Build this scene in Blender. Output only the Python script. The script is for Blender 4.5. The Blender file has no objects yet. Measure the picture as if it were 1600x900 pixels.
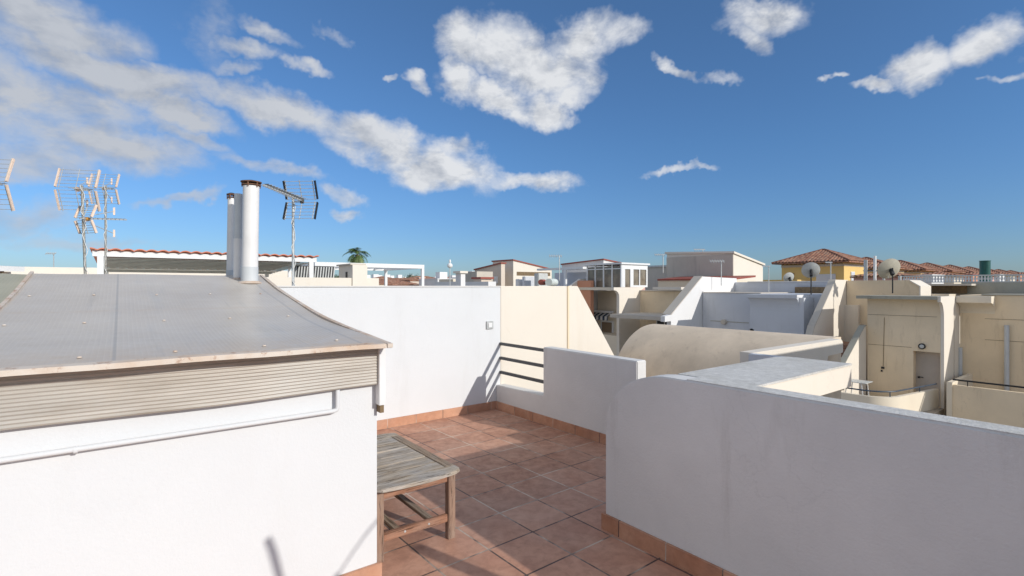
import bpy, math, random
from mathutils import Vector, noise
R = math.radians
random.seed(11)
S = bpy.context.scene
C = S.collection

# ---------------------------------------------------------------- camera survey
# World: x runs along the white party wall, y runs away along the parapets,
# z = 0 is the tiled terrace floor.  Eye height 1.5 m.
YAW = math.atan2(0.606, 0.795)
FX, FY = 0.606, 0.795
RX, RY = 0.795, -0.606
EYE = 1.5
def W(px, py, x=None, y=None, z=None, d=None):
    """Survey helper: the place a sight line reaches on a wall, floor level or distance."""
    t = (px - 800) / 800.0
    s = -(py - 447) / 800.0
    dx, dy = FX + t * RX, FY + t * RY
    if x is not None: k = x / dx
    elif y is not None: k = y / dy
    elif z is not None: k = (z - EYE) / s
    else: k = d
    return Vector((dx * k, dy * k, EYE + s * k))

# ---------------------------------------------------------------- materials
MATS = {}
def nt(mat):
    mat.use_nodes = True
    t = mat.node_tree; t.nodes.clear()
    out = t.nodes.new('ShaderNodeOutputMaterial'); b = t.nodes.new('ShaderNodeBsdfPrincipled')
    t.links.new(b.outputs[0], out.inputs[0])
    return t, b
def N(t, kind, **kw):
    n = t.nodes.new('ShaderNode' + kind)
    for k, v in kw.items(): setattr(n, k, v)
    return n
def mapc(t, scale=(1, 1, 1), rot=(0, 0, 0), loc=(0, 0, 0)):
    tc = N(t, 'TexCoord'); m = N(t, 'Mapping')
    m.inputs['Scale'].default_value = scale; m.inputs['Rotation'].default_value = rot
    m.inputs['Location'].default_value = loc
    t.links.new(tc.outputs['Object'], m.inputs[0]); return m.outputs[0]
def noise_n(t, vec, scale, detail=6, rough=.6, dist=0):
    n = N(t, 'TexNoise'); n.inputs['Scale'].default_value = scale; n.inputs['Detail'].default_value = detail
    n.inputs['Roughness'].default_value = rough; n.inputs['Distortion'].default_value = dist
    t.links.new(vec, n.inputs['Vector']); return n.outputs['Fac']
def ramp(t, fac, lo, hi, a=0, b=1):
    m = N(t, 'MapRange'); m.clamp = True
    m.inputs[1].default_value = lo; m.inputs[2].default_value = hi
    m.inputs[3].default_value = a; m.inputs[4].default_value = b
    t.links.new(fac, m.inputs[0]); return m.outputs[0]
def mix(t, fac, a, b, mode='MIX'):
    m = N(t, 'Mix', data_type='RGBA', blend_type=mode)
    for s, v in ((0, fac), (6, a), (7, b)):
        if hasattr(v, 'is_output'): t.links.new(v, m.inputs[s])
        elif s == 0: m.inputs[0].default_value = v
        else: m.inputs[s].default_value = (*v, 1)
    return m.outputs[2]
def math_n(t, op, a, b=0.0):
    m = N(t, 'Math', operation=op)
    for i, v in enumerate((a, b)):
        if hasattr(v, 'is_output'): t.links.new(v, m.inputs[i])
        else: m.inputs[i].default_value = v
    return m.outputs[0]
def bump(t, b, h, strength, dist):
    n = N(t, 'Bump'); n.inputs['Strength'].default_value = strength; n.inputs['Distance'].default_value = dist
    t.links.new(h, n.inputs['Height']); t.links.new(n.outputs[0], b.inputs['Normal']); return n

def stucco(name, col, stain=(.3, .25, .2), amount=.25, scale=1.0, rough=.9, mott=.10, grain=.5, crack=0.0):
    m = bpy.data.materials.new(name); t, b = nt(m)
    v = mapc(t); vs = mapc(t, (2.2, 2.2, .35))
    big = noise_n(t, v, .8 * scale, 5, .6); mid = noise_n(t, v, 5 * scale, 6, .65)
    st = noise_n(t, vs, 1.6 * scale, 7, .7, .3)
    dark = tuple(c * (1 - mott) for c in col); lite = tuple(min(.9, c * (1 + mott * .5)) for c in col)
    c1 = mix(t, ramp(t, big, .3, .7), dark, lite)
    c2 = mix(t, ramp(t, mid, .45, .8, 0, mott * 1.6), c1, tuple(c * .8 for c in col))
    c3 = mix(t, ramp(t, st, .56, .78, 0, amount), c2, stain)
    if crack > 0:
        vo = N(t, 'TexVoronoi', feature='DISTANCE_TO_EDGE'); vo.inputs['Scale'].default_value = 1.1
        wv = N(t, 'VectorMath', operation='ADD'); nz = N(t, 'TexNoise'); nz.inputs['Scale'].default_value = 2.4
        nz.inputs['Detail'].default_value = 8
        t.links.new(v, nz.inputs['Vector'])
        t.links.new(v, wv.inputs[0]); t.links.new(nz.outputs['Color'], wv.inputs[1]); t.links.new(wv.outputs[0], vo.inputs['Vector'])
        line = ramp(t, vo.outputs['Distance'], .0, .006, 1, 0)
        msk = math_n(t, 'MULTIPLY', line, ramp(t, noise_n(t, v, 1.3, 3), .5, .62, 0, crack))
        c3 = mix(t, msk, c3, tuple(c * .45 for c in col))
    t.links.new(c3, b.inputs['Base Color'])
    b.inputs['Roughness'].default_value = rough; b.inputs['Specular IOR Level'].default_value = .25
    g = noise_n(t, v, 70, 4, .7); g2 = noise_n(t, v, 9, 4, .6)
    h = math_n(t, 'ADD', math_n(t, 'MULTIPLY', g, .5), math_n(t, 'MULTIPLY', g2, .35))
    bump(t, b, h, grain, .006)
    return m
def plain(name, col, rough=.5, metal=0, var=.12, scale=6, spec=.4, bumpy=0):
    m = bpy.data.materials.new(name); t, b = nt(m); v = mapc(t)
    n = noise_n(t, v, scale, 5, .6)
    c = mix(t, ramp(t, n, .3, .7), tuple(x * (1 - var) for x in col), tuple(min(.95, x * (1 + var)) for x in col))
    t.links.new(c, b.inputs['Base Color']); b.inputs['Roughness'].default_value = rough
    b.inputs['Metallic'].default_value = metal; b.inputs['Specular IOR Level'].default_value = spec
    if bumpy: bump(t, b, noise_n(t, v, scale * 6, 4), bumpy, .004)
    return m

M = {}
M['white'] = stucco('white_paint', (.72, .73, .735), (.52, .50, .47), .22, 1, mott=.05, grain=.55, crack=.08)
M['white_old'] = stucco('white_worn', (.735, .72, .695), (.44, .41, .37), .42, 1.3, mott=.10, grain=.8, crack=.10)
M['house_white'] = stucco('house_white', (.71, .72, .725), (.6, .58, .55), .16, 1, mott=.04, grain=.35, crack=.03)
M['far_white'] = stucco('far_white', (.77, .76, .75), (.45, .42, .38), .3, .6, mott=.06, grain=.3)
M['bluewhite'] = stucco('pale_blue_render', (.63, .645, .68), (.42, .42, .42), .3, .7, mott=.06, grain=.3)
M['cream'] = stucco('cream_render', (.79, .70, .56), (.58, .45, .32), .25, .8, mott=.05, grain=.4, crack=.15)
M['cream_lite'] = stucco('pale_cream', (.80, .73, .63), (.62, .50, .36), .2, .8, mott=.04, grain=.4, crack=.12)
M['ochre'] = stucco('ochre_cream', (.84, .69, .49), (.36, .27, .17), .5, .9, mott=.10, grain=.4, crack=.4)
M['greygreen'] = stucco('mossy_grey_render', (.42, .40, .33), (.17, .17, .14), .7, 1.2, mott=.15, grain=.4)
M['vault'] = stucco('sandy_vault', (.75, .62, .47), (.42, .33, .25), .6, 2.0, mott=.2, grain=.5)
M['grey_render'] = stucco('grey_render', (.60, .54, .46), (.28, .25, .22), .5, .5, mott=.1, grain=.3)
M['beige'] = stucco('beige_render', (.70, .60, .50), (.42, .33, .28), .3, .4, mott=.06, grain=.3)
M['yellow'] = stucco('yellow_render', (.80, .56, .22), (.55, .38, .18), .3, .3, mott=.06, grain=.3)
M['salmon'] = stucco('salmon_render', (.66, .32, .20), (.45, .25, .2), .2, .6, mott=.06, grain=.3)
M['pink'] = stucco('pink_render', (.70, .42, .36), (.5, .3, .3), .2, .6, mott=.06, grain=.3)
M['redtrim'] = plain('red_trim', (.32, .085, .06), .6)
M['whitemetal'] = plain('white_metal', (.78, .78, .77), .4, 0, .05, 8)
M['darkrail'] = plain('dark_grey_paint', (.075, .075, .08), .45, 0, .2, 20)
M['bluerail'] = plain('blue_grey_rail', (.05, .075, .11), .45)
M['galv'] = plain('galvanised_steel', (.52, .53, .52), .42, .3, .2, 25)
M['dirtymast'] = plain('weathered_mast', (.36, .34, .30), .65, .3, .5, 45)
M['rust'] = plain('rusty_metal', (.19, .10, .06), .8, .2, .5, 18, bumpy=.4)
M['black'] = plain('black_plastic', (.02, .02, .022), .5)
M['peach'] = plain('peach_plastic', (.84, .64, .50), .55, 0, .12, 30)
M['orange'] = plain('orange_plastic', (.85, .38, .05), .5)
M['dish'] = plain('dish_grey', (.55, .56, .54), .5, 0, .12, 5)
M['dish_tan'] = plain('dish_tan', (.50, .46, .37), .55, 0, .12, 5)
M['green'] = plain('dark_green_pipe', (.015, .09, .075), .4)
M['wood_panel'] = plain('brown_boards', (.22, .15, .08), .7, 0, .3, 8)
M['door_grey'] = plain('grey_door', (.50, .44, .38), .6, 0, .05, 3)
M['dark_inside'] = plain('dark_interior', (.06, .06, .065), .8)
M['solar'] = plain('dark_panel', (.03, .045, .08), .2)
M['cable'] = plain('white_cable', (.75, .74, .70), .5)
M['shutter_brown'] = plain('brown_shutter', (.27, .19, .12), .6, 0, .2, 20)
M['tread'] = plain('brown_tread', (.30, .16, .10), .8, 0, .25, 10)
M['stone_cap'] = None

def cap_mat():   # rough grey-white painted capping, worn and speckled
    m = bpy.data.materials.new('worn_capping'); t, b = nt(m); v = mapc(t)
    n = noise_n(t, v, 26, 8, .75); n2 = noise_n(t, v, 3.5, 6, .7); n3 = noise_n(t, v, 90, 4, .8)
    c = mix(t, ramp(t, n, .35, .65), (.56, .545, .515), (.76, .745, .71))
    c = mix(t, ramp(t, n2, .45, .7, 0, .5), c, (.46, .44, .38))
    c = mix(t, ramp(t, n3, .58, .72, 0, .6), c, (.30, .28, .23))
    t.links.new(c, b.inputs['Base Color']); b.inputs['Roughness'].default_value = .95
    bump(t, b, n3, .9, .006); return m
M['stone_cap'] = cap_mat()

def tile_mat(name, bw, bh, rot, loc, grout=.011, base=((.42, .195, .125), (.62, .345, .235), (.20, .105, .08))):
    m = bpy.data.materials.new(name); t, b = nt(m)
    v = mapc(t, (1, 1, 1), (0, 0, rot), loc)
    br = N(t, 'TexBrick'); br.offset = 0; br.squash = 1
    br.inputs['Scale'].default_value = 1; br.inputs['Brick Width'].default_value = bw; br.inputs['Row Height'].default_value = bh
    br.inputs['Mortar Size'].default_value = grout / 2; br.inputs['Mortar Smooth'].default_value = .1; br.inputs['Bias'].default_value = 0
    br.inputs['Color1'].default_value = (0, 0, 0, 1); br.inputs['Color2'].default_value = (1, 1, 1, 1); br.inputs['Mortar'].default_value = (.5, .5, .5, 1)
    t.links.new(v, br.inputs['Vector'])
    n = noise_n(t, v, 4.5, 7, .65, .6); n2 = noise_n(t, v, 14, 7, .7, .4); n3 = noise_n(t, v, 1.1, 3)
    c = mix(t, ramp(t, n, .32, .68), base[0], base[1])
    c = mix(t, ramp(t, n2, .44, .66, 0, .5), c, base[2])
    c = mix(t, ramp(t, n3, .45, .65, 0, .35), c, (.46, .33, .27))
    pt = N(t, 'RGBToBW'); t.links.new(br.outputs['Color'], pt.inputs[0])
    c = mix(t, .34, c, mix(t, pt.outputs[0], tuple(x * .55 for x in base[0]), base[1]))
    gcol = mix(t, ramp(t, noise_n(t, v, 2.2, 4), .44, .56), (.10, .07, .06), (.58, .47, .38))
    c = mix(t, br.outputs['Fac'], c, gcol)
    t.links.new(c, b.inputs['Base Color'])
    rr = ramp(t, n2, .3, .7, .42, .72); t.links.new(rr, b.inputs['Roughness'])
    b.inputs['Specular IOR Level'].default_value = .35
    h = math_n(t, 'SUBTRACT', math_n(t, 'MULTIPLY', n2, .25), br.outputs['Fac'])
    bump(t, b, h, .6, .004); return m
M['floor'] = tile_mat('terracotta_floor_tiles', .333, .333, -.025, (-2.131 + .0765, -2.970 - .0535, 0))
M['skirt_x'] = tile_mat('terracotta_skirting_x', .333, 10, 0, (.1, 5, 0), .007, ((.50, .22, .12), (.66, .38, .25), (.34, .16, .10)))
def skirt_y():
    m = M['skirt_x'].copy(); m.name = 'terracotta_skirting_y'
    for n in m.node_tree.nodes:
        if n.type == 'MAPPING': n.inputs['Rotation'].default_value = (0, 0, math.pi / 2); n.inputs['Location'].default_value = (.05, 5, 0)
    return m
M['skirt_y'] = skirt_y()

def sheet_mat(name, c0, c1, rust, rough=.33, pitch=.02):
    m = bpy.data.materials.new(name); t, b = nt(m); v = mapc(t)
    sx = N(t, 'SeparateXYZ'); t.links.new(v, sx.inputs[0])
    lx = math_n(t, 'SINE', math_n(t, 'MULTIPLY', sx.outputs[0], 2 * math.pi / pitch))
    ly = math_n(t, 'SINE', math_n(t, 'MULTIPLY', sx.outputs[1], 2 * math.pi / pitch))
    grid = math_n(t, 'MAXIMUM', lx, ly)
    n = noise_n(t, v, 1.6, 6, .6); n2 = noise_n(t, v, 12, 7, .7); ns = noise_n(t, mapc(t, (6, .5, 1)), 1.2, 5, .6)
    c = mix(t, ramp(t, n, .35, .65), c0, c1)
    c = mix(t, ramp(t, grid, .7, 1, 0, .16), c, tuple(min(.8, x * 1.35) for x in c1))
    c = mix(t, ramp(t, ns, .55, .7, 0, .3), c, (.42, .43, .42))
    c = mix(t, ramp(t, n2, .62, .8, 0, .5), c, (.40, .35, .28))
    # dusty run-off gathered at the low eave
    eave = ramp(t, sx.outputs[1], -1.12, -.62, 1, 0)
    ed = math_n(t, 'MULTIPLY', eave, ramp(t, n2, .25, .6, .3, 1))
    c = mix(t, math_n(t, 'MULTIPLY', ed, .95), c, rust)
    # lap seams and long water trails down the slope
    tr = noise_n(t, mapc(t, (9, .35, 1)), 1.5, 6, .7)
    c = mix(t, ramp(t, tr, .60, .74, 0, .35), c, (.30, .29, .27))
    lap = math_n(t, 'ABSOLUTE', math_n(t, 'SUBTRACT', math_n(t, 'FRACT', math_n(t, 'MULTIPLY', sx.outputs[0], 1.05)), .5))
    c = mix(t, ramp(t, lap, .004, .008, .45, 0), c, (.30, .30, .29))
    lap2 = math_n(t, 'ABSOLUTE', math_n(t, 'SUBTRACT', sx.outputs[1], .35))
    c = mix(t, math_n(t, 'MULTIPLY', ramp(t, lap2, .0, .05, .45, 0), ramp(t, n2, .35, .6)), c, rust)
    t.links.new(c, b.inputs['Base Color'])
    t.links.new(ramp(t, n2, .3, .7, rough, rough + .14), b.inputs['Roughness'])
    b.inputs['Specular IOR Level'].default_value = .32
    bump(t, b, math_n(t, 'ADD', math_n(t, 'MULTIPLY', grid, .15), math_n(t, 'MULTIPLY', n, 1.2)), .25, .006); return m
M['sheet'] = sheet_mat('grey_plastic_sheet', (.52, .465, .40), (.60, .55, .485), (.55, .45, .35))
M['sheet_green'] = sheet_mat('algae_sheet', (.36, .35, .27), (.44, .42, .33), (.38, .33, .25), .6)

def poly_mat():      # weathered translucent cladding, ribs are geometry
    m = bpy.data.materials.new('yellowed_corrugated_plastic'); t, b = nt(m); v = mapc(t)
    n = noise_n(t, mapc(t, (.7, 1, 9)), 3, 6, .7); n2 = noise_n(t, v, 3, 5)
    c = mix(t, ramp(t, n, .35, .7), (.52, .48, .42), (.34, .30, .25))
    c = mix(t, ramp(t, n2, .45, .62, 0, .55), c, (.47, .45, .41))
    t.links.new(c, b.inputs['Base Color']); b.inputs['Roughness'].default_value = .35
    b.inputs['Specular IOR Level'].default_value = .5
    return m
M['poly'] = poly_mat()
def edge_rust():
    m = bpy.data.materials.new('pale_rusting_edge'); t, b = nt(m); v = mapc(t)
    n = noise_n(t, v, 16, 7, .75); n2 = noise_n(t, v, 5, 5)
    c = mix(t, ramp(t, n2, .4, .65), (.64, .56, .48), (.56, .42, .31))
    c = mix(t, ramp(t, n, .56, .66, 0, .9), c, (.30, .13, .06))
    t.links.new(c, b.inputs['Base Color']); b.inputs['Roughness'].default_value = .8; bump(t, b, n, .4, .004); return m
M['edge'] = edge_rust()

def wood_mat(name, along, c0, c1, c2, grey=.6):
    m = bpy.data.materials.new(name); t, b = nt(m)
    sc = (1.2, 22, 22) if along == 'x' else ((22, 1.2, 22) if along == 'y' else (22, 22, 1.2))
    v = mapc(t, sc); n = noise_n(t, v, 1.6, 8, .7, .35); v2 = mapc(t); n2 = noise_n(t, v2, 7, 5)
    n3 = noise_n(t, mapc(t, tuple(s * 2.4 for s in sc)), 1.7, 6, .8)
    c = mix(t, ramp(t, n, .34, .62), c0, c1)
    c = mix(t, ramp(t, n2, .42, .64, 0, grey), c, c2)
    c = mix(t, ramp(t, n3, .52, .62, 0, .85), c, tuple(x * .30 for x in c0))
    t.links.new(c, b.inputs['Base Color']); b.inputs['Roughness'].default_value = .85; b.inputs['Specular IOR Level'].default_value = .2
    bump(t, b, math_n(t, 'ADD', n, n3), .8, .004); return m
M['wood_x'] = wood_mat('weathered_teak_planks', 'x', (.27, .21, .15), (.56, .48, .39), (.46, .44, .42))
M['wood_y'] = wood_mat('weathered_teak_rail', 'y', (.27, .19, .13), (.42, .32, .23), (.36, .31, .26))
M['wood_z'] = wood_mat('red_brown_teak', 'z', (.24, .15, .11), (.38, .25, .18), (.38, .31, .26), .45)
M['wood_leg_x'] = wood_mat('red_brown_teak_apron', 'x', (.27, .13, .08), (.42, .22, .14), (.38, .27, .21), .35)

def rooftile_mat():
    m = bpy.data.materials.new('clay_roof_tiles'); t, b = nt(m); v = mapc(t)
    vo = N(t, 'TexVoronoi'); vo.inputs['Scale'].default_value = 3.0; t.links.new(v, vo.inputs['Vector'])
    bw = N(t, 'RGBToBW'); t.links.new(vo.outputs['Color'], bw.inputs[0])
    c = mix(t, bw.outputs[0], (.15, .055, .035), (.50, .24, .14))
    c = mix(t, ramp(t, noise_n(t, v, 2.2, 4), .45, .7, 0, .5), c, (.50, .38, .28))
    t.links.new(c, b.inputs['Base Color']); b.inputs['Roughness'].default_value = .85; return m
M['tiles'] = rooftile_mat()
M['redwave'] = plain('red_wavy_sheet', (.64, .21, .12), .6, 0, .15, 3)

def stripe_mat():
    m = bpy.data.materials.new('striped_awning_cloth'); t, b = nt(m); v = mapc(t)
    sx = N(t, 'SeparateXYZ'); t.links.new(v, sx.inputs[0])
    s = math_n(t, 'SINE', math_n(t, 'MULTIPLY', sx.outputs[1], 2 * math.pi / .38))
    c = mix(t, ramp(t, s, -.05, .05), (.55, .54, .52), (.03, .045, .08))
    t.links.new(c, b.inputs['Base Color']); b.inputs['Roughness'].default_value = .9; return m
M['stripe'] = stripe_mat()
def glass_mat():
    m = bpy.data.materials.new('dark_window_glass'); t, b = nt(m); v = mapc(t)
    c = mix(t, ramp(t, noise_n(t, v, 2, 3), .4, .6), (.16, .13, .10), (.24, .20, .15))
    t.links.new(c, b.inputs['Base Color']); b.inputs['Roughness'].default_value = .08; b.inputs['Specular IOR Level'].default_value = .6
    return m
M['glass'] = glass_mat()
def ground_mat():
    m = bpy.data.materials.new('dry_ground_and_streets'); t, b = nt(m); v = mapc(t)
    n = noise_n(t, v, .03, 6, .6); n2 = noise_n(t, v, .5, 6, .6)
    c = mix(t, ramp(t, n, .4, .6), (.30, .26, .20), (.12, .13, .08)); c = mix(t, ramp(t, n2, .4, .7, 0, .5), c, (.22, .20, .17))
    t.links.new(c, b.inputs['Base Color']); b.inputs['Roughness'].default_value = .95; return m
M['ground'] = ground_mat()
M['paving'] = stucco('lower_paving', (.42, .36, .29), (.25, .2, .17), .4, 1)
def leaf_mat(name, a, b_):
    m = bpy.data.materials.new(name); t, b = nt(m); v = mapc(t)
    c = mix(t, ramp(t, noise_n(t, v, 1.1, 4), .4, .65), a, b_)
    t.links.new(c, b.inputs['Base Color']); b.inputs['Roughness'].default_value = .6; return m
M['leaf'] = leaf_mat('tree_leaves', (.035, .07, .02), (.09, .12, .04))
M['frond'] = leaf_mat('palm_fronds', (.08, .15, .04), (.20, .25, .09))
M['frond_dry'] = leaf_mat('dry_palm_fronds', (.26, .19, .09), (.36, .27, .13))
M['bark'] = plain('bark', (.20, .14, .09), .9, 0, .3, 8, bumpy=.5)

# ---------------------------------------------------------------- mesh helpers
ORIG = {}
class MB:
    def __init__(s): s.v = []; s.f = []
    def add(s, vs, fs):
        k = len(s.v); s.v += [tuple(p) for p in vs]; s.f += [tuple(i + k for i in f) for f in fs]; return s
    def box(s, x0, x1, y0, y1, z0, z1):
        if x0 > x1: x0, x1 = x1, x0
        if y0 > y1: y0, y1 = y1, y0
        if z0 > z1: z0, z1 = z1, z0
        return s.add([(x0, y0, z0), (x1, y0, z0), (x1, y1, z0), (x0, y1, z0), (x0, y0, z1), (x1, y0, z1), (x1, y1, z1), (x0, y1, z1)],
                     [(0, 3, 2, 1), (4, 5, 6, 7), (0, 1, 5, 4), (1, 2, 6, 5), (2, 3, 7, 6), (3, 0, 4, 7)])
    def prism(s, pts, axis, a, b):
        """outline pts in the two other axes, pushed from a to b along axis"""
        def mk(p, c):
            return {'x': (c, p[0], p[1]), 'y': (p[0], c, p[1]), 'z': (p[0], p[1], c)}[axis]
        n = len(pts)
        return s.add([mk(p, a) for p in pts] + [mk(p, b) for p in pts],
                     [tuple(range(n)), tuple(range(2 * n - 1, n - 1, -1))] + [(i, i + n, (i + 1) % n + n, (i + 1) % n) for i in range(n)])
    def tube(s, pts, r, n=8, cap=True):
        pts = [Vector(p) for p in pts]; rs = r if isinstance(r, (list, tuple)) else [r] * len(pts)
        rings = []; prev = None
        for i, p in enumerate(pts):
            d = (pts[min(i + 1, len(pts) - 1)] - pts[max(i - 1, 0)]).normalized()
            if prev is None: u = d.orthogonal().normalized()
            else:
                u = prev - d * prev.dot(d)
                u = u.normalized() if u.length > 1e-6 else d.orthogonal().normalized()
            prev = u; w = d.cross(u)
            rings.append([p + (u * math.cos(a) + w * math.sin(a)) * rs[i] for a in [2 * math.pi * j / n for j in range(n)]])
        vs = [q for ring in rings for q in ring]; fs = []
        for i in range(len(pts) - 1):
            for j in range(n):
                fs.append((i * n + j, i * n + (j + 1) % n, (i + 1) * n + (j + 1) % n, (i + 1) * n + j))
        if cap: fs += [tuple(range(n - 1, -1, -1)), tuple((len(pts) - 1) * n + j for j in range(n))]
        return s.add(vs, fs)
    def bar(s, a, b, w, h):
        """rectangular bar between two points"""
        a, b = Vector(a), Vector(b); d = (b - a).normalized()
        u = d.cross(Vector((0, 0, 1)))
        u = u.normalized() if u.length > 1e-4 else Vector((1, 0, 0))
        q = u.cross(d).normalized()
        vs = [p + u * sx * w / 2 + q * sz * h / 2 for p in (a, b) for sx, sz in ((-1, -1), (1, -1), (1, 1), (-1, 1))]
        return s.add(vs, [(3, 2, 1, 0), (4, 5, 6, 7), (0, 1, 5, 4), (1, 2, 6, 5), (2, 3, 7, 6), (3, 0, 4, 7)])
    def build(s, name, mat, parent=None, origin=None, bevel=0, smooth=False, local=False):
        if local: o0 = Vector((0, 0, 0))
        elif parent is not None: o0 = ORIG[parent.name]
        else:
            if origin is None:
                xs = [p[0] for p in s.v]; ys = [p[1] for p in s.v]
                origin = ((min(xs) + max(xs)) / 2, (min(ys) + max(ys)) / 2, min(p[2] for p in s.v))
            o0 = Vector(origin)
        me = bpy.data.meshes.new(name)
        me.from_pydata([(p[0] - o0.x, p[1] - o0.y, p[2] - o0.z) for p in s.v], [], s.f)
        import bmesh
        bm = bmesh.new(); bm.from_mesh(me); bmesh.ops.recalc_face_normals(bm, faces=bm.faces)
        if bevel:
            bm.normal_update()
            es = [e for e in bm.edges if len(e.link_faces) == 2 and e.calc_face_angle(0) > .6]
            bmesh.ops.remove_doubles(bm, verts=bm.verts, dist=1e-5)
            es = [e for e in bm.edges if len(e.link_faces) == 2 and e.calc_face_angle(0) > .6]
            bmesh.ops.bevel(bm, geom=es, offset=bevel, segments=2, affect='EDGES', clamp_overlap=True)
        if smooth:
            for f in bm.faces: f.smooth = True
            for e in bm.edges:
                if len(e.link_faces) == 2 and e.calc_face_angle(0) > .7: e.smooth = False
        bm.to_mesh(me); bm.free()
        me.materials.append(mat)
        o = bpy.data.objects.new(name, me); C.objects.link(o)
        if parent is not None:
            o.parent = parent; ORIG[o.name] = Vector(o0)
        else:
            o.location = (0, 0, 0) if local else o0; ORIG[o.name] = Vector(o0)
        return o
def tag(o, label, cat, group=None):
    o['label'] = label; o['category'] = cat
    if group: o['group'] = group
    return o
def struct(o, kind='structure'): o['kind'] = kind; return o
def thing(name, label, cat, loc, group=None, rot=None):
    o = bpy.data.objects.new(name, None); C.objects.link(o); o.location = loc
    o.empty_display_size = .2
    if rot: o.rotation_euler = rot
    ORIG[o.name] = Vector((0, 0, 0)) if rot is not None else Vector(loc)
    return tag(o, label, cat, group)
def box(*a): return MB().box(*a)
def copy_tree(o, parent=None):
    c = o.copy(); C.objects.link(c); c.parent = parent
    ORIG[c.name] = ORIG.get(o.name, Vector())
    for ch in list(o.children): copy_tree(ch, c)
    return c

# ---------------------------------------------------------------- terrace floor, own building
struct(box(-3, 3.78, -3, 5.11, -.12, 0).build('terrace_floor', M['floor'], origin=(0, 0, 0)))
own = thing('terraced_house', 'white terraced house underneath the tiled roof terrace', 'house', (0, 0, -6.2))
box(-3, 3.78, -3, 5.1, -6.2, -.125).build('wall', M['white'], own)

# white party wall behind the terrace
pw = thing('party_wall', 'long white rendered wall at the back of the tiled terrace', 'wall', (0, 5.11, 0))
box(-6, 3.72, 5.11, 5.27, -6.2, 1.488).build('wall', M['white'], pw, bevel=.008)
box(-6, 3.72, 5.105, 5.275, 1.488, 1.503).build('capping', M['white_old'], pw, bevel=.004)
box(1.2, 3.64, 5.092, 5.11, 0.0, .095).build('skirting', M['skirt_x'], pw, bevel=.002)
sw = MB().box(3.50, 3.60, 5.092, 5.108, .98, 1.075).build('junction_box', M['galv'], pw, bevel=.004)
MB().box(3.525, 3.575, 5.086, 5.092, 1.0, 1.055).build('cover', M['whitemetal'], sw)

cw = thing('party_wall', 'cream rendered wall with a slanting end beside the dark railing', 'wall', (4.5, 5.11, 0))
pr = [(3.72, -6.2), (7.6, -6.2), (7.6, -1.2), (6.95, -1.0), (5.81, .466), (5.05, 1.50), (3.72, 1.50)]
MB().prism(pr, 'y', 5.112, 5.27).build('wall', M['cream_lite'], cw, bevel=.006)
a = W(888, 447, y=5.1)
box(a.x - .012, a.x + .018, 5.098, 5.114, -.6, 1.5).build('joint_strip', M['ochre'], cw)

# far low parapet with railing
lp = thing('parapet_wall', 'low white parapet in shade at the far side of the terrace', 'wall', (3.71, 4, 0))
prof = [(2.95, -.3), (5.11, -.3), (5.11, .29), (4.23, .31), (4.23, .835), (2.95, .83)]
MB().prism(prof, 'x', 3.65, 3.78).build('wall', M['white_old'], lp, bevel=.008)
box(3.632, 3.65, 2.95, 5.092, 0, .095).build('skirting', M['skirt_y'], lp, bevel=.002)
rl = thing('railing', 'dark grey three bar railing in the gap above the low parapet', 'railing', (3.715, 4.67, .3))
for z in (.79, .615, .44):
    box(3.698, 3.732, 4.235, 5.108, z - .017, z + .017).build('rail', M['darkrail'], rl, bevel=.003)

# near parapet with rounded shoulder
npar = thing('parapet_wall', 'large white parapet with a rounded shoulder, shaded, nearest the viewer', 'wall', (2.44, 0, 0))
arc = [(1.70 + .47 * math.sin(a), .655 + .345 * math.cos(a)) for a in [R(90) * i / 14 for i in range(15)]]
MB().prism([(-3, 0)] + [(-3, 1.0)] + arc + [(2.17, 0)], 'x', 2.38, 2.51).build('wall', M['white_old'], npar, bevel=.006)
capp = [(-3, 1.001)] + [(1.70, 1.001)] + [(1.70, 1.005)] + [(-3, 1.005)]
MB().prism([(-3, 1.0), (1.6, 1.0), (1.6, 1.005), (-3, 1.005)], 'x', 2.387, 2.503).build('capping', M['stone_cap'], npar)
MB().box(2.362, 2.38, -3, 2.17, 0, .095).box(2.362, 2.51, 2.17, 2.188, 0, .095).build('skirting', M['skirt_y'], npar, bevel=.002)

# wide-topped ledge joining the parapet
led = thing('ledge', 'wide speckled grey topped ledge running from the near parapet towards the neighbour', 'wall', (3.1, 1.5, .86))
lo = [(2.512, 1.29), (3.72, 1.29)] + [(3.74 - .10 * (1 - math.cos(a)), 1.64 + .10 * math.sin(a)) for a in [R(90) * i / 6 for i in range(7)]] + [(2.512, 1.74)]
MB().prism(lo, 'z', .855, .992).build('beam', M['cream_lite'], led, bevel=.004)
MB().prism([(x + (.004 if x > 3 else 0), y) for x, y in lo], 'z', .992, 1.003).build('top', M['stone_cap'], led)
box(2.512, 3.70, 1.62, 1.73, 0, .854).build('pier', M['white_old'], led)

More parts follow.
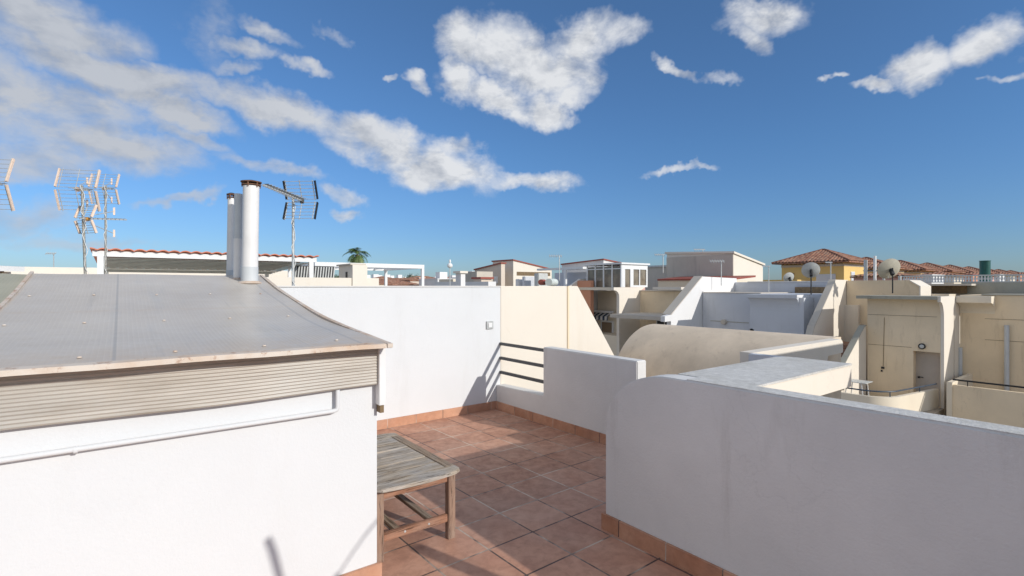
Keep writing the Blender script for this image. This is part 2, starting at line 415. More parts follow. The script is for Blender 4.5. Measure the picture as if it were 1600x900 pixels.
# barrel vault and the cream beam over the neighbour's stair
bv = thing('barrel_vault', 'sandy half round roof over the neighbouring stair', 'roof', (6.7, 3.8, -.1))
pts = [(5.70, -1.6)] + [(6.7 - math.cos(a), -.1 + math.sin(a)) for a in [R(96) * i / 40 for i in range(41)]] + [(6.81, -1.6)]
MB().prism(pts, 'y', 2.47, 5.10).build('vault', M['vault'], bv, smooth=True)
M['orange_band'] = stucco('orange_band', (.56, .38, .25), (.4, .3, .22), .3, 1.5, mott=.12)
box(5.67, 5.70, 2.5, 5.1, -1.6, .22).build('base_band', M['orange_band'], bv)
cb = thing('parapet_wall', 'cream parapet beside the barrel roof with an arched underside', 'wall', (5.4, 2.4, .5))
ap = [(4.50, .2), (5.75, .2), (5.75, .60)] + [(5.75 + .35 * math.sin(a), .60 + .14 * (1 - math.cos(a))) for a in [R(90) * i / 8 for i in range(1, 9)]] + \
     [(6.49, .745), (6.505, .765), (6.50, .865), (6.46, .90), (4.50, .90)]
MB().prism(ap, 'y', 2.34, 2.465).build('wall', M['cream_lite'], cb, bevel=.004)
box(4.42, 4.50, 1.93, 2.34, .2, .90).build('side_wall', M['bluewhite'], cb, bevel=.004)
# lower terraces between the rows
struct(box(3.8, 20.3, -14, 40, -6.3, -6.0).build('alley', M['paving'], origin=(0, 0, 0)))
g = MB().add([(-3500, -3500, -6.35), (3500, -3500, -6.35), (3500, 3500, -6.35), (-3500, 3500, -6.35)], [(0, 1, 2, 3)])
struct(g.build('ground', M['ground'], origin=(0, 0, 0)))

ns = thing('stair_enclosure', 'cream stair enclosure added unseen beyond the right edge of the view to shade the floor', 'stair house', (6, -1, -.2))
box(4.30, 7.6, -2.6, .28, -6.2, 1.74).build('wall', M['cream'], ns, bevel=.01)  # unseen block, added so its shadow covers the right of the terrace floor
box(4.28, 7.65, -2.65, .30, 1.742, 1.81).build('roof', M['greygreen'], ns)
# ---------------------------------------------------------------- stair cover (left foreground)
sc = thing('stair_enclosure', 'white walled stair enclosure with a sagging grey sheet roof', 'stair house', (-.5, 3.5, 0))
box(-3, 1.04, 2.50, 5.10, 0, 1.02).build('wall', M['house_white'], sc, bevel=.007)
box(-3, 1.058, 2.482, 2.50, 0, .088).build('skirting', M['skirt_x'], sc, bevel=.002)
PR = [(2.385, 1.212), (2.6, 1.228), (3.0, 1.258), (3.4, 1.294), (3.73, 1.336), (4.15, 1.398), (4.58, 1.466), (4.95, 1.537), (5.28, 1.60)]
def roofz(y):
    for (a, za), (b, zb) in zip(PR, PR[1:]):
        if y <= b: return za + (zb - za) * (y - a) / (b - a)
    return PR[-1][1]
def sheet(x0, x1, dz, nx, wob):
    mb = MB(); n = nx; ys = [2.385 + (5.28 - 2.385) * j / 24 for j in range(25)]
    vs = []
    for i in range(n + 1):
        x = x0 + (x1 - x0) * i / n
        for y in ys:
            w = noise.noise(Vector((x * 1.3, y * 1.1, 3.1))) * wob
            vs.append((x, y, roofz(y) + dz + w))
    m = len(ys); k = len(vs)
    vs += [(x, y, z - .012) for x, y, z in vs]
    fs = []
    for i in range(n):
        for j in range(m - 1):
            a = i * m + j; fs.append((a, a + m, a + m + 1, a + 1)); fs.append((k + a, k + a + 1, k + a + m + 1, k + a + m))
        fs.append((i * m, i * m + k, (i + 1) * m + k, (i + 1) * m)); fs.append((i * m + m - 1, (i + 1) * m + m - 1, (i + 1) * m + m - 1 + k, i * m + m - 1 + k))
    for j in range(m - 1):
        fs.append((j, j + 1, j + 1 + k, j + k)); a = n * m + j; fs.append((a, a + k, a + 1 + k, a + 1))
    return mb.add(vs, fs)
rf = sheet(-.54, 1.045, 0, 40, .012).build('roof', M['sheet'], sc, smooth=True)
rf2 = sheet(-3.2, -.545, -.006, 30, .02).build('roof', M['sheet_green'], sc, smooth=True)
rf2['label'] = 'greenish weathered roof sheet'
# metal trims following the sag
def trim(x0, x1, dz, h):
    mb = MB(); k = 24; vs = []
    for j in range(k + 1):
        y = 2.36 + (5.285 - 2.36) * j / k; z = roofz(y) + dz
        vs += [(x0, y, z), (x1, y, z), (x1, y, z - h), (x0, y, z - h)]
    fs = [(0, 1, 2, 3), (4 * k + 3, 4 * k + 2, 4 * k + 1, 4 * k)]
    for j in range(k):
        for q in range(4): a = 4 * j + q; b = 4 * j + (q + 1) % 4; fs.append((a, a + 4, b + 4, b))
    return mb.add(vs, fs)
trim(1.035, 1.062, .008, .02).build('edge_trim', M['edge'], sc)
trim(-.55, -.53, .012, .02).build('edge_trim', M['edge'], sc)
ev = MB(); nn = 60; vs = []
for i in range(nn + 1):
    x = -3.2 + (1.06 + 3.2) * i / nn; w = noise.noise(Vector((x * 2.1, 0, 5))) * .008
    vs += [(x, 2.37, 1.218 + w), (x, 2.415, 1.222 + w), (x, 2.405, 1.20 + w), (x, 2.365, 1.198 + w)]
fs = [(0, 1, 2, 3), (4 * nn + 3, 4 * nn + 2, 4 * nn + 1, 4 * nn)]
for j in range(nn):
    for q in range(4): a = 4 * j + q; b = 4 * j + (q + 1) % 4; fs.append((a, a + 4, b + 4, b))
ev.add(vs, fs).build('eave_trim', M['edge'], sc)
# screws and their pale washers
for i in range(9):
    for y in (2.55, 3.5, 4.4):
        x = .85 - i * .33 + random.uniform(-.02, .02)
        p = Vector((x, y, roofz(y) + .002 + noise.noise(Vector((x * 1.3, y * 1.1, 3.1))) * .012))
        MB().tube([p, p + Vector((0, 0, .005))], [.009, .006], 10).build('screw_washer', M['edge'], rf)
# ribbed cladding below the eave
rib = MB(); vs = []; m_ = 0
zs = [1.0 + .205 * i / 96 for i in range(97)]
xs = [-3.2 + (1.03 + 3.2) * i / 30 for i in range(31)]
for x in xs:
    sag = noise.noise(Vector((x * 1.5, 0, 9)))
    for z in zs:
        vs.append((x, 2.462 + .0020 * math.cos(2 * math.pi * (z - 1) / .0148) + .006 * sag, z + .006 * sag * (1.2 - z) / .2))
m_ = len(zs)
fs = [(i * m_ + j, (i + 1) * m_ + j, (i + 1) * m_ + j + 1, i * m_ + j + 1) for i in range(len(xs) - 1) for j in range(m_ - 1)]
rib.add(vs, fs)
cl = rib.build('cladding', M['poly'], sc, smooth=False)
for f in cl.data.polygons: f.use_smooth = True
box(-3, 1.02, 2.48, 2.5, 1.0, 1.2).build('backing', M['poly'], sc)
MB().box(1.028, 1.062, 2.446, 2.50, .90, 1.205).build('corner_trim', M['whitemetal'], sc, bevel=.002)
box(1.036, 1.056, 2.455, 2.499, .86, .898).build('bracket', M['wood_panel'], sc)
# white waste pipe on the wall
p0 = W(528, 635, y=2.47)
pm = MB().tube([(-3, 2.475, .893), (p0.x - .02, 2.475, .90), (p0.x - .004, 2.475, .904), (p0.x, 2.475, .92), (p0.x, 2.475, 1.0)], .0105, 12)
pp = pm.build('drain_pipe', M['house_white'], None, origin=(0, 2.475, .9), smooth=True)
tag(pp, 'thin white pipe running along the white stair enclosure wall', 'pipe')
q = W(118, 693, y=2.47)
MB().tube([(q.x - .006, 2.475, .8965), (q.x + .006, 2.475, .8965)], .013, 12).build('clip', M['house_white'], pp)

# flue pipes
def flue(px, pytop, pybase, y, r, mat_top, capped, label, band=None, grey_from=None):
    b = W(px, pybase, y=y); top = W(px, pytop, y=y)
    zb = min(b.z, roofz(min(y, 5.27)) - .01)
    t = thing('flue_pipe', label, 'chimney pipe', (b.x, y, zb), 'flue pipes on the stair enclosure roof')
    ln = (.015 * (top.z - zb))
    body = MB()
    if grey_from is None:
        body.tube([(b.x, y, zb), (b.x + ln, y, top.z)], r, 24)
    else:
        zc = W(px, grey_from, y=y).z
        body.tube([(b.x, y, zb), (b.x, y, zc)], r, 24)
        MB().tube([(b.x, y, zc - .002), (b.x + ln * .5, y, top.z)], r * .94, 24).build('upper_pipe', M['flue_grey'], t, smooth=True)
        top.z = zc
    body.build('pipe', mat_top, t, smooth=True)
    if band:
        zc = W(px, band, y=y).z
        MB().tube([(b.x, y, zb), (b.x, y, zc)], r * 1.06, 24).build('collar', M['flue_grey'], t, smooth=True)
    MB().tube([(b.x, y, zb - .01), (b.x, y, zb + .012)], [r * 1.7, r * 1.15], 20).build('flashing', M['edge'], t)
    if capped:
        x = b.x + ln; z = top.z
        MB().tube([(x, y, z + .008), (x, y, z + .014)], r * 1.18, 20).tube([(x, y, z + .032), (x, y, z + .040)], r * 1.28, 20).build('cap', M['rust'], t)
        for k in range(6):
            a = k * math.pi / 3
            box(x + r * 1.1 * math.cos(a) - .004, x + r * 1.1 * math.cos(a) + .004, y + r * 1.1 * math.sin(a) - .004, y + r * 1.1 * math.sin(a) + .004, z - .01, z + .036).build('cowl_strut', M['rust'], t)
        MB().tube([(x, y, z + .040), (x, y, z + .052)], [r * 1.3, r * .5], 20).build('lid', M['black'], t)
    return t
M['flue_white'] = plain('flue_white', (.76, .74, .72), .45, 0, .06, 4)
M['flue_grey'] = plain('flue_grey', (.56, .58, .59), .5, 0, .06, 4)
flue(390, 291, 437, 4.98, .066, M['flue_white'], True, 'thickest white flue pipe with a rusty cowl, nearest of three', band=417)
flue(371.5, 303, 433, 5.14, .036, M['flue_white'], False, 'middle flue pipe, grey above and without a cowl', grey_from=373)
flue(360, 310, 431, 5.42, .034, M['flue_white'], True, 'thinnest white flue pipe with a small dark cowl', band=422)

# ---------------------------------------------------------------- teak table
tb = thing('coffee_table', 'weathered low wooden slatted table beside the white stair enclosure', 'table', (1.33, 3.08, 0))
x0, x1, y0, y1, H = 1.06, 1.61, 2.60, 3.56, .415
def leg(x, y): MB().box(x - .023, x + .023, y - .023, y + .023, 0, H - .022).build('leg', M['wood_z'], tb, bevel=.003)
for x in (x0 + .05, x1 - .05):
    for y in (y0 + .055, y1 - .055): leg(x, y)
def endboard(ya, yb, bulge):
    out = []
    for i in range(13):
        u = i / 12; out.append((x0 + (x1 - x0) * u, ya - bulge * math.sin(math.pi * u) if bulge > 0 else ya))
    if bulge > 0: out = [(x0 + .012, ya + .03)] + out[1:-1] + [(x1 - .012, ya + .012), (x1, ya + .03)]
    inn = [(x1, yb), (x0, yb)]
    return MB().prism(out + inn, 'z', H - .022, H)
endboard(y0, y0 + .085, .028).build('end_board', M['wood_x'], tb, bevel=.004)
eb = MB().prism([(x0, y1 - .085), (x1, y1 - .085), (x1, y1 - .02)] + [(x0 + (x1 - x0) * (1 - i / 8), y1 + .02 * math.sin(math.pi * i / 8)) for i in range(1, 8)] + [(x0, y1 - .02)], 'z', H - .022, H)
eb.build('end_board', M['wood_x'], tb, bevel=.004)
for xa in (x0 + .002, x1 - .062):
    box(xa, xa + .06, y0 + .088, y1 - .088, H - .021, H - .001).build('side_rail', M['wood_y'], tb, bevel=.003)
yy = y0 + .089; k = 0
while yy < y1 - .10:
    w = .125
    ye = min(yy + w, y1 - .089)
    box(x0 + .064, x1 - .064, yy, ye - .010, H - .021 - .001 * (k % 3), H - .002 - .0015 * (k % 2)).build('slat', M['wood_x'], tb, bevel=.003)
    yy = ye; k += 1
for y in (y0 + .055, y1 - .055):
    box(x0 + .074, x1 - .074, y - .010, y + .010, H - .075, H - .023).build('apron', M['wood_leg_x'], tb, bevel=.002)
    st = box(x0 + .04, x1 - .04, y - .011, y + .011, .105, .15) if y > 3 else box(x0 + .074, x1 - .074, y - .014, y + .010, .105, .15)
    s_ = st.build('stretcher', M['wood_leg_x'], tb, bevel=.003)
    if y < 3:
        for xx in (x0 + .2, x1 - .2): MB().tube([(xx, y - .014, .128), (xx, y - .017, .128)], .006, 10).build('screw', M['galv'], s_)
for x in (x0 + .05, x1 - .05): box(x - .010, x + .010, y0 + .08, y1 - .08, H - .075, H - .023).build('apron', M['wood_y'], tb, bevel=.002)
for x in (x0 + .17, x1 - .17): box(x - .02, x + .02, y0 + .068, y1 - .068, .12, .142).build('stretcher', M['wood_y'], tb, bevel=.003)

# unseen post and plant, added beside the viewer to cast shadows into view
po = thing('shadow_post', 'slim white post added out of view to cast a shadow on the tiles', 'post', (2.22, -.1, 0))
MB().tube([(2.22, -.1, 0), (2.22, -.1, 1.3)], .045, 14).build('pole', M['whitemetal'], po, smooth=True)
MB().tube([(2.22, -.1, 0), (2.22, -.1, .04)], [.2, .17], 20).build('base', M['flue_grey'], po)
pt_ = thing('shadow_plant', 'tall large leaved plant added out of view to cast a shadow on the stair enclosure wall', 'plant', (1.74, -1.0, 0))
MB().tube([(1.74, -1, 0), (1.74, -1, .34), (1.74, -1, .38)], [.14, .20, .21], 20).build('pot', M['skirt_x'], pt_, smooth=True)
MB().tube([(1.74, -1, .3), (1.72, -1.02, 1.0), (1.76, -.98, 1.55)], [.02, .016, .01], 8).build('stem', M['bark'], pt_)
for k, (az_, ln_, z_) in enumerate(((.2, .42, 1.5), (2.2, .40, 1.45), (3.4, .45, 1.55), (5.2, .36, 1.3), (1.2, .3, 1.2), (4.4, .34, 1.1))):
    vs = []; pts_ = []
    for i in range(9):
        u = i / 8; r_ = ln_ * math.sin(u * 1.7); z = z_ + .42 * math.sin(u * 2.1) ; w = .018 * math.sin(math.pi * min(1, u * .96 + .04))
        cx, cy = 1.75 + r_ * math.cos(az_), -1 + r_ * math.sin(az_); sx_, sy_ = -math.sin(az_) * w, math.cos(az_) * w
        vs += [(cx - sx_, cy - sy_, z), (cx, cy, z - .01), (cx + sx_, cy + sy_, z)]
    MB().add(vs, [(3 * i + q, 3 * i + 3 + q, 3 * i + 4 + q, 3 * i + 1 + q) for i in range(8) for q in (0, 1)]).build('leaf', M['leaf'], pt_)

# ---------------------------------------------------------------- antennas
def antenna(label, mast_px, base_y, top_y, d, heads, group, mast_mat='dirtymast', tilt=0):
    """heads: list of (px, py centre of reflector, yaw, size, frame material, boom length)"""
    b = W(mast_px, base_y, d=d); tp = W(mast_px + tilt, top_y, d=d)
    t = thing('antenna', label, 'TV antenna', (b.x, b.y, b.z - .6), group)
    m = MB().tube([(b.x, b.y, b.z - .6), (tp.x, tp.y, tp.z)], .0155, 12).build('mast', M[mast_mat], t, smooth=True)
    # taped cable
    cb_ = []
    for i in range(25):
        u = i / 24; p = Vector((b.x, b.y, b.z)).lerp(tp, u)
        cb_.append(p + Vector((.02 * math.cos(i * .9), -.02, 0)) + Vector((.006 * math.sin(i * 2.1), 0, 0)))
    MB().tube(cb_, .004, 6).build('cable', M['cable'], t)
    for (px, py, yaw, s, fm, bl) in heads:
        c = W(px, py, d=d - .03)
        if abs(px - mast_px) > 6:
            p1 = Vector((b.x, b.y, c.z)).lerp(Vector((tp.x, tp.y, c.z)), .7); MB().tube([p1, c], .008, 8).build('arm', M['galv'], t)
        ax = Vector((math.cos(yaw), math.sin(yaw), 0)); dr = Vector((-ax.y, ax.x, 0))   # ax = along rods, dr = boom heading (+)
        up = Vector((0, 0, 1))
        tl = .03 if fm == 'black' else .1
        for sg in (1, -1):
            rods = MB(); n = 6
            for i in range(n):
                h = .02 + i / (n - 1) * .25 * s
                o = c + up * sg * h + dr * (.35 * h)
                rods.tube([o - ax * .24 * s, o + ax * .24 * s], .0034, 5)
            for k in (-.2, 0.0, .22):
                a0 = c + ax * .24 * s * k * 4.0 * (1 if abs(k) > 0 else 0)
                a0 = c + ax * (k * s)
                rods.tube([a0 + up * sg * .01, a0 + up * sg * (.27 * s + .02) + dr * (.35 * .27 * s)], .005, 6)
            rp = rods.build('reflector', M['galv'], t)
            for e in (-1, 1):
                p_a = c + ax * e * .24 * s + up * sg * .02; p_b = c + ax * e * .24 * s + up * sg * (.27 * s + .012) + dr * (.35 * .27 * s)
                MB().bar(p_a, p_b, .014, .028).build('end_strip', M[fm], rp)
        bm_ = MB().bar(c - dr * .04, c + dr * bl + up * tl * bl, .016, .016).build('boom', M['galv'], t)
        nd = int(bl / .055)
        for i in range(1, nd):
            o = c + dr * (bl * i / nd) + up * (tl * bl * i / nd + .012)
            w = (.13 - .05 * i / nd) * s
            MB().tube([o - ax * w, o + ax * w], .0035, 6).build('director', M['galv'], t)
            if fm == 'black' : MB().tube([o - ax * w * .4 + up * .006, o + ax * w * .4 + up * .006], .006, 6).build('director_clip', M['black'], t)
        if fm == 'peach':
            for sg, ww in ((1, .16), (-1, .16)):
                e0 = c + up * sg * .05 + dr * .08; e1 = e0 + dr * (bl * .55) + up * sg * (.10)
                MB().tube([e0, e1], .005, 6).build('side_boom', M['galv'], t)
                MB().bar(e1 - up * .05, e1 + up * .05, .022, .02).build('end_plate', M['peach'], t)
            MB().tube([c + dr * .03, c + dr * .07], [.03, .024], 14).build('feed_box', M['orange'], t, smooth=True)
        else:
            MB().box(c.x - .02, c.x + .02, c.y - .02, c.y + .02, c.z - .03, c.z + .03).build('feed_box', M['black'], t, bevel=.004)
    return t
G = 'rooftop television antennas'
antenna('antenna with black tipped grid reflector on a slim mast beside the flues', 458, 452, 308, 6.2,
        [(472, 314, R(139), .80, 'black', .85)], G, 'galv')
antenna('mast carrying two peach tipped antennas, one above the other', 136, 432, 290, 6.6,
        [(118, 295, -.45, .95, 'peach', .30), (130, 342, -.95, .62, 'peach', .55)], G, tilt=-8)
antenna('single antenna with pale tips on a mottled mast behind the double one', 165, 432, 290, 8.2,
        [(160, 294, -.55, .85, 'peach', .25)], G)
antenna('antenna mostly cut off at the left edge of the view', -22, 430, 262, 6.0,
        [(-30, 285, -.5, 1.1, 'peach', .3)], G)

# ---------------------------------------------------------------- pergola with red wavy roof
pg = thing('pergola', 'white pergola with a red wavy sheet roof behind the stair enclosure', 'pergola', (2.3, 18, 0))
a = W(152, 396, y=18.0); b = W(488, 404, y=18.0)
X0, X1, ZB = a.x, b.x, 2.44
mb = MB(); nx = 150; vs = []
for i in range(nx + 1):
    x = X0 - .15 + (X1 - X0 + .3) * i / nx
    z = .05 * abs(math.sin(math.pi * (x - X0) / .27)) ** .8
    vs += [(x, 17.75, ZB + .05 + z), (x, 24.5, ZB - .28 + z), (x, 24.5, ZB - .30 + z), (x, 17.75, ZB + .02 + z)]
fs = []
for i in range(nx):
    for q_ in range(4): a_ = 4 * i + q_; b_ = 4 * i + (q_ + 1) % 4; fs.append((a_, b_, b_ + 4, a_ + 4))
mb.add(vs, fs).build('roof', M['redwave'], pg)
box(X0 - .1, X1 + .1, 17.85, 17.95, ZB - .13, ZB + .02).build('beam', M['whitemetal'], pg)
box(X0 - .1, X1 + .1, 24.2, 24.3, ZB - .42, ZB - .33).build('beam', M['whitemetal'], pg)
M['soffit'] = plain('green_grey_soffit', (.62, .66, .62), .7, 0, .15, 3)
for i in range(12):
    y = 18.3 + i * .5
    box(X0, X1, y, y + .44, ZB - .12 - i * .0235 - .03, ZB - .1 - i * .0235 - .03).build('soffit_board', M['soffit'], pg)
for x, y in ((X0, 17.85), (X1 - .14, 17.85), (X0, 24.2), (X1 - .2, 24.2)):
    box(x, x + .14, y + .003, y + .14, -3, ZB - .13 if y < 20 else ZB - .42).build('post', M['whitemetal'], pg)
for i in range(6):
    xx = X1 - .35 - i * 0.0; 
# neighbour roof terrace below it
nb = thing('roof_terrace', 'cream parapeted roof terrace under the pergolas', 'house', (3, 19, -6.2))
c0 = W(425, 433, y=15.5); c1 = W(592, 433, y=15.5)
box(-4, c1.x, 15.5, 26.5, -6.2, -.6).build('wall', M['cream_lite'], nb)
box(c0.x - 1.4, c1.x, 15.5, 15.65, -.6, c0.z).build('parapet', M['cream_lite'], nb)
box(c1.x - .15, c1.x, 15.65, 26.5, -.6, c0.z - .2).build('parapet', M['cream_lite'], nb)
e0 = W(175, 419, y=26.4); box(-4, e0.x + 7, 26.4, 26.55, -.6, e0.z).build('parapet', M['cream_lite'], nb)
# chimney block
cbk = thing('chimney', 'square cream chimney with a dark flat cap on the terrace parapet', 'chimney', (c1.x - 1, 16, c0.z))
k0 = W(551, 414, y=15.45); k1 = W(574, 414, y=15.45); zt = k0.z
MB().box(k0.x, k1.x, 15.45, 16.7, .5, zt).build('stack', M['cream_lite'], cbk)
box(k0.x - .05, k1.x - .02, 15.5, 16.8, zt + .002, zt + .05).build('cap', M['grey_render'], cbk)
box(k0.x - .012, k0.x, 15.9, 16.05, zt - .45, zt - .2).build('vent', M['black'], cbk)

# second, flat white pergola
p2 = thing('pergola', 'flat white open pergola right of the red roofed one', 'pergola', (8.5, 21, 0))
a = W(492, 409, y=20.6); b = W(663, 414, y=20.6); zt = 2.45
box(a.x, b.x, 20.6, 20.72, zt - .17, zt).build('beam', M['whitemetal'], p2)
box(a.x, b.x, 24.6, 24.72, zt - .17, zt).build('beam', M['whitemetal'], p2)
for x in (a.x, b.x - .12): box(x, x + .12, 20.72, 24.6, zt - .165, zt - .01).build('beam', M['whitemetal'], p2)
for i in range(1, 7):
    x = a.x + (b.x - a.x) * i / 7; box(x, x + .05, 20.72, 24.6, zt - .12, zt - .02).build('joist', M['whitemetal'], p2)
for x, y in ((a.x, 20.6), (b.x - .12, 20.6), (a.x, 24.6), (b.x - .12, 24.6)):
    box(x, x + .12, y + .002, y + .118, -3, zt - .17).build('post', M['whitemetal'], p2)
# louvred screen between pergolas
ls = thing('louvre_screen', 'dark screen with pale slanting slats between the two pergolas', 'screen', (5.5, 19.6, .8))
s0 = W(458, 412, y=19.6); s1 = W(522, 445, y=19.6)
box(s0.x, s1.x, 19.6, 19.64, 1.4, 2.25).build('panel', M['dark_inside'], ls)
for i in range(15):
    x = s0.x + (s1.x - s0.x) * (i + .3) / 15
    MB().bar((x, 19.585, 1.42), (x + .08, 19.585, 2.22), .02, .04).build('slat', M['dish'], ls)

# ---------------------------------------------------------------- palm
def palm(px, pytop, d, s, label):
    c = W(px, pytop, d=d)
    t = thing('palm_tree', label, 'palm tree', (c.x, c.y, -6.2))
    MB().tube([(c.x, c.y, -6.2), (c.x + .2, c.y, -2), (c.x, c.y, c.z)], [.28, .2, .17], 10).build('trunk', M['bark'], t)
    fr = MB(); dry = MB(); rnd = random.Random(5)
    for i in range(46):
        az = i * 2.4 + rnd.random() * .5; el = rnd.uniform(-.9, 1.25) ; L = s * rnd.uniform(.75, 1.1)
        tgt = dry if el < -.45 else fr
        dh = Vector((math.cos(az), math.sin(az), 0)); p = c.copy(); e = el; step = L / 7; prevs = []
        for k in range(7):
            dirv = dh * math.cos(e) + Vector((0, 0, 1)) * math.sin(e)
            q = p + dirv * step; side = dirv.cross(Vector((0, 0, 1)))
            side = side.normalized() if side.length > .05 else Vector((1, 0, 0))
            if k > 1:
                for sd in (-1, 1):
                    for f_ in (0, .33, .66):
                        o = p.lerp(q, f_); ln = L * .32 * math.sin(math.pi * min(1, (k + .6) / 8.2))
                        tip = o + side * sd * ln + dirv * ln * .6 + Vector((0, 0, -ln * .35))
                        tgt.add([o, o + dirv * step * .3, tip], [(0, 1, 2)])
            tgt.add([p, q, q + side * .02 * s, p + side * .02 * s], [(0, 1, 2, 3)])
            p = q; e -= .26
    fr.build('fronds', M['frond'], t); dry.build('dry_fronds', M['frond_dry'], t)
palm(558, 398, 45, 1.3, 'palm tree showing above the flat white pergola')

# ---------------------------------------------------------------- row houses across the alley
def poly_y(pts, y0, y1): return MB().prism(pts, 'y', y0, y1)
def poly_x(pts, x0, x1): return MB().prism(pts, 'x', x0, x1)
def cove(x_out, x_in, z_top, z_bot, n=8):
    return [(x_in - (x_in - x_out) * (1 - math.sin(a)), z_bot + (z_top - z_bot) * (1 - math.cos(a))) for a in [R(90) * i / n for i in range(n + 1)]]

# --- door unit
DT = .10
du = thing('terraced_house', 'cream house with the grey door, oval wall lamp and curved balcony', 'house', (26, 6.5, -6.2), 'terraced houses across the alley')
yL, yR = 7.76, 5.33
# facade with door opening
dA = W(1427, 548, x=24); dB = W(1469, 548, x=24)
fm = MB()
fm.box(24, 25.3, dA.y, yL, -6.2, 1.0).box(24, 25.3, yR + DT, dB.y, -6.2, 1.0).box(24, 25.3, dB.y, dA.y, dA.z, 1.0).box(24, 25.3, dB.y, dA.y, -6.2, -3.0)
fm.build('wall', M['ochre'], du)
dr_ = box(24.32, 24.36, dB.y, dA.y, -3.0, dA.z).build('door', M['door_grey'], du)
MB().box(24.26, 24.32, dA.y - .12, dA.y - .07, -2.02, -1.96).box(24.26, 24.28, dA.y - .24, dA.y - .07, -1.99, -1.965).build('handle', M['black'], dr_)
slab = box(23.55, 25.3, yR + DT, yL + .25, 1.0, 1.12).build('roof_slab', M['greygreen'], du)
col = [(24.0, -3.5)] + [(24.0, .3)] + list(reversed([(24.0 - .42 * (1 - math.cos(a)) , .3 + .62 * math.sin(a)) for a in [R(90) * i / 8 for i in range(9)]]))[::-1] + [(23.58, 1.12), (25.45, 1.12), (25.30, .1), (25.3, -3.5)]
poly_y(col, yR, yR + DT - .003).build('pillar', M['cream_lite'], du)
lm = W(1441, 541, x=24)
w_ = MB().tube([(23.93, lm.y, lm.z), (24.0, lm.y, lm.z)], .11, 20).build('lamp', M['black'], du)
MB().tube([(23.90, lm.y, lm.z), (23.932, lm.y, lm.z)], [.05, .075], 20).build('lens', M['dish'], w_)
for zj in (-.85, .35):
    MB().box(23.992, 23.999, dA.y + .05 if zj < 0 else yR + .2, yL - .02, zj, zj + .012).build('joint_line', M['wood_panel'], du)
# thin cable, small dark fittings
ca = W(1382, 496, x=24)
MB().tube([(23.985, ca.y, ca.z), (23.985, ca.y + .04, W(1379, 572, x=24).z)], .008, 6).build('cable', M['wood_panel'], du)
f0 = W(1379, 574, x=24); MB().box(23.96, 24, f0.y - .06, f0.y + .04, f0.z - .05, f0.z + .03).box(23.96, 24, f0.y, f0.y + .05, f0.z - .17, f0.z - .1).build('socket', M['black'], du)
# upper volume behind, with chamfered end
yc0, yc1 = W(1323, 438, x=26.2).y, W(1438, 438, x=26.2).y
uz = 1.75
poly_x([(yc0, -6.2), (yc0, uz), (yc1 + .35, uz), (yc1, uz - .25), (yc1, .2), (yc1, -6.2)], 26.2, 26.45).build('upper_wall', M['ochre'], du)
poly_x([(yc1 + .35, uz + .002), (yc1 - .02, uz - .25), (yc1 - .02, .9), (yc1 + .03, .9), (yc1 + .03, uz - .27), (yc1 + .36, uz - .03)], 26.15, 27.6).build('end_trim', M['cream_lite'], du)
# slanting party fin
fin = [(22.6, -6.2), (22.6, -.65), (22.85, -.2), (25.0, 1.78), (26.4, 1.78), (26.4, -6.2)]
poly_y(fin, 9.30, 9.52).build('party_fin', M['cream_lite'], du)
poly_y([(22.55, -6.2), (22.55, -.65), (22.83, -.17), (24.98, 1.80), (25.02, 1.785), (22.87, -.2), (22.6, -.66), (22.6, -6.2)], 9.28, 9.55).build('fin_edge', M['grey_render'], du)
box(26.0, 26.2, 8.75, 9.3, -2.5, .65).build('jamb', M['cream_lite'], du)
# balcony
fl = box(20.9, 24, 5.33, 9.3, -3.2, -3.0).build('balcony_floor', M['paving'], du)
bp = []
pth = [(20.55, 10.4), (20.5, 7.6)] + [(21.5 - 1.0 * math.cos(a), 6.85 - .9 * math.sin(a)) for a in [R(90) * i / 8 for i in range(9)]] + [(24.0, 5.55)]
def ribbon(path, th, z0, z1):
    mb = MB(); vs = []; path = [Vector((p[0], p[1], 0)) for p in path]
    for i, p in enumerate(path):
        dv = (path[min(i + 1, len(path) - 1)] - path[max(0, i - 1)]).normalized(); nv = Vector((-dv.y, dv.x, 0)) * th / 2
        for q_, z in ((p - nv, z0), (p + nv, z0), (p + nv, z1), (p - nv, z1)): vs.append((q_.x, q_.y, z))
    n = len(path); fs = [(0, 1, 2, 3), (4 * n - 1, 4 * n - 2, 4 * n - 3, 4 * n - 4)]
    for i in range(n - 1):
        for k in range(4): a_ = 4 * i + k; b_ = 4 * i + (k + 1) % 4; fs.append((a_, b_, b_ + 4, a_ + 4))
    return mb.add(vs, fs)
ribbon(pth, .14, -6.2, -2.30).build('balcony_wall', M['cream'], du, smooth=True)
rp_ = [(p[0], p[1], -2.12) for p in pth[0:]]
ra = MB().tube(rp_, .025, 8).build('handrail', M['bluerail'], du, smooth=True)
for p in (pth[0], (20.52, 8.9), pth[1], pth[7], (22.8, 5.75)): MB().tube([(p[0], p[1], -2.32), (p[0], p[1], -2.12)], .016, 6).build('baluster', M['bluerail'], du)
# stair
stp = MB()
for i in range(7):
    sx_ = 21.4 + i * .30
    box(sx_, 24.6, 8.0, 9.28, -6.2 if i == 0 else -1.95 + (i - 1) * .18, -1.95 + i * .18).build('stair_step', M['tread'], du)
flank = [(21.0, -6.2), (21.0, -2.0), (21.8, -1.45), (23.8, -.13), (24.0, -.10), (24.0, -6.2)]
poly_y(flank, 7.80, 7.98).build('stair_wall', M['cream_lite'], du)
poly_y([(20.98, -2.0), (21.8, -1.43), (23.8, -.10), (24.0, -.07), (24.0, -.10), (23.8, -.13), (21.8, -1.46), (21.02, -2.02)], 7.78, 8.0).build('stair_coping', M['greygreen'], du)

